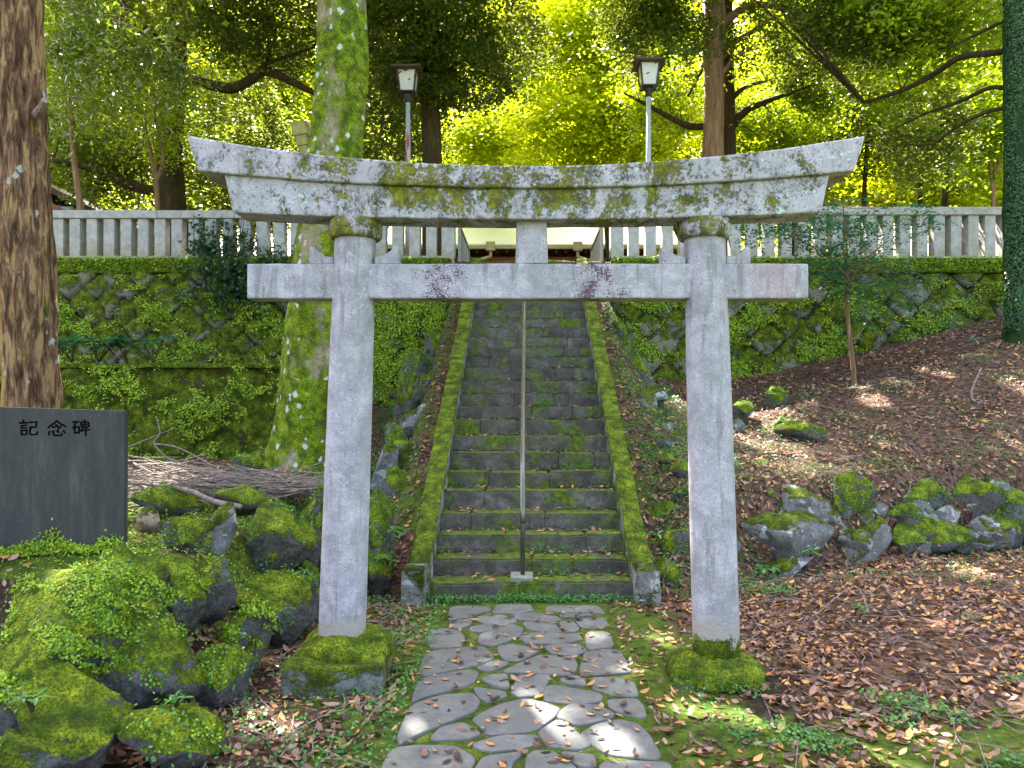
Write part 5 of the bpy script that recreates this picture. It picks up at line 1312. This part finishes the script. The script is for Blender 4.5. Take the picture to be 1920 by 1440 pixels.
x = rng.uniform(-13, 13, 22000); x = x[np.abs(x) > 1.45]; y = rng.uniform(12.53, 12.75, len(x)); z = 3.985 - .24 * rng.random(len(x)) ** 2 + .03
y = np.where(z < 3.96, 12.54 - .02 * rng.random(len(x)), y); Cs.append(np.stack([x, y, z], -1)); Ns.append(rng.normal(size=(len(x), 3)) * .5 + np.array([0, -.4, .8]))
C = np.concatenate(Cs); N = np.concatenate(Ns)
me = leaf_mesh('wall_creeper', C, N, .034, .026)
tag(mesh_obj('wall_creeper', me, M['leaf_cover']), 'bright green creeping growth spreading over the retaining walls', kind='stuff')

def stuck_leaves(name, px, d, wpx, n, mat, L, W, parent=None, z0=2.6, z1=8.5):
    a = rng.uniform(math.pi, 2 * math.pi, n); z = rng.uniform(z0, z1, n); t_ = (z - z0) / (z1 - z0)
    rr = (wpx * d / F / 2) * (1.02 - .12 * t_) + .012; cx_ = P(px, 0, d).x
    C = np.stack([cx_ + np.cos(a) * rr, d + np.sin(a) * rr, z], -1); N = np.stack([np.cos(a), np.sin(a), np.full(n, .3)], -1) + rng.normal(size=(n, 3)) * .4
    return mesh_obj(name, leaf_mesh(name, C, N, L, W), M[mat], parent)
edge = [o for o in bpy.data.objects if o.get('label', '').startswith('trunk coated')][0]
stuck_leaves('climbing_leaves', 1916, 11, 62, 5000, 'leaf_weed', .03, .024, edge)
stuck_leaves('climbing_leaves', 1916, 11, 62, 10000, 'leaf_ivy', .035, .026, edge)
q = rng.random(2600); px_ = 20 + 215 * q + rng.normal(size=2600) * 6
C = np.array([tuple(Vector((A_.x, A_.y, 0)) + ux * (W_ * (.55 + .45 * u)) + un * (.01 + .05 * v * v)) for u, v in zip(q, rng.random(2600))])
C[:, 2] = G(C[:, 0], C[:, 1]) + .02 + np.abs(rng.normal(size=2600)) * .035 * (1 + vn(q * 9, q * 0, 1.0, 5))
N = rng.normal(size=C.shape) * .6 + np.array([.3, -.8, .3])
tag(mesh_obj('foot_growth', leaf_mesh('foot_growth', C, N, .016, .012), M['leaf_cover']), 'low green growth along the foot of the inscribed slab', kind='stuff')
# dark climbing vine on the left fence
vine = empty('climbing_vine', P(420, 520, 12.6), 'dark ivy climbing over the left fence and wall above the mossy trunk', 'vine')
bx = [pb_(345, 560, 480, 560, 12.45, .12), pb_(380, 480, 410, 500, 12.68, .10, .6), pb_(350, 420, 430, 520, 12.66, .08, .5), pb_(360, 385, 395, 470, 12.7, .06, .5), pb_(440, 470, 400, 480, 12.7, .06, .5), pb_(480, 620, 470, 560, 12.5, .1, .8)]
cc = crown(vine, 'leaf_ivy', bx, 130, 40, .075, .05, .22, 1.0, .2, 'foliage')
b = MB()
for k in range(7):
    px = 370 + k * 18; b.tube([P(px, 545, 12.5), P(px + random.uniform(-8, 8), 500, 12.66), P(px + random.uniform(-14, 14), 450, 12.70), P(px + random.uniform(-20, 20), 400, 12.70)], [.012, .009, .007, .003], 5)
b.build('stems', M['bark_dark'], vine, fix=False)
# fern like tuft right of it on the wall
# broad leaved shrubs on the terrace
def rosette(name, base, n, L, W, mat, label, cat, group=None, stems=1, hgt=.3, spread=.3, sides=None):
    root = empty(name, base, label, cat, group); fv = MB(); sv = MB()
    for s_ in range(stems):
        top = base + Vector((random.uniform(-spread, spread), random.uniform(-spread, spread) * .6, hgt * random.uniform(.6, 1.1)))
        sv.tube([base, base.lerp(top, .5) + Vector((0, 0, .02)), top], [.008, .007, .005], 5)
        for k in range(n):
            a = 2 * math.pi * k / n + random.uniform(-.3, .3); el = random.uniform(-.25, .6); l = L * random.uniform(.75, 1.2)
            dr = Vector((math.cos(a) * math.cos(el), math.sin(a) * math.cos(el), math.sin(el))); sd = dr.cross(Vector((0, 0, 1))).normalized() * W / 2; dn = Vector((0, 0, -l * .22))
            p = [top, top + dr * l * .4 + sd + dn * .1, top + dr * l * .75 + sd * .7 + dn * .5, top + dr * l + dn, top + dr * l * .75 - sd * .7 + dn * .5, top + dr * l * .4 - sd + dn * .1, top + dr * l * .4 - Vector((0, 0, .006)), top + dr * l * .75 + dn * .5 - Vector((0, 0, .006))]
            fv.add(p, [(0, 6, 1), (1, 6, 7, 2), (2, 7, 3), (0, 5, 6), (5, 4, 7, 6), (4, 3, 7)])
    sv.build('stem', M['bark_dark'], root, fix=False); fv.build('leaves', M[mat], root, fix=False)
random.seed(12)
for (px, py, st, lab) in ((135, 665, 5, 'large leaved blue green shrub nearest the peeling trunk on the low wall'), (185, 665, 7, 'large leaved blue green shrub with the highest leaves, second along the low wall'), (240, 670, 4, 'low leafy blue green shrub third along the low wall'), (288, 668, 3, 'small leafy blue green shrub furthest right along the low wall'), (10, 640, 5, 'large leaved shrub left of the peeling trunk at the edge')):
    rosette('shrub', P(px, py + 15, 11.0), 9, .24, .06, 'leaf_teal', lab, 'shrub', 'broad leaved shrubs on the low wall', st, .35, .25)
for (px, py, d, n, L, lab) in ((1768, 1262, 4.6, 6, .07, 'bright green seedling in the leaf litter at the lower right'), (1905, 1320, 4.2, 5, .06, 'small green seedling at the right edge of the litter'), (1602, 1150, 5.5, 5, .06, 'tiny lone seedling in the middle of the litter'),
                              (1445, 1075, 6.6, 7, .10, 'small fern under the right rock row'), (1520, 1045, 6.75, 6, .09, 'leafy fern beside the largest slanting rock'), (745, 1005, 6.2, 7, .10, 'fern beside the left kerb'), (728, 1060, 6.1, 6, .09, 'dark fern at the foot of the left kerb'), (1225, 1105, 6.05, 6, .10, 'fern beside the right kerb end post'),
                              (545, 895, 8.3, 6, .14, 'broad leaved plant at the foot of the mossy tree'), (60, 1335, 3.0, 6, .06, 'small leafy plant in front of the pale faced boulder'), (330, 1330, 3.35, 5, .05, 'small leafy plant between the two front rocks'), (1225, 1010, 6.7, 6, .09, 'fern on the slope right of the kerb')):
    rosette('fern' if 'fern' in lab else 'seedling', P(px, py, d), n, L, L * .35, 'leaf_weed' if 'bright' not in lab else 'leaf_cover', lab, 'plant', None, 2, .06, .05)
print('leaves done', len(bpy.data.objects))
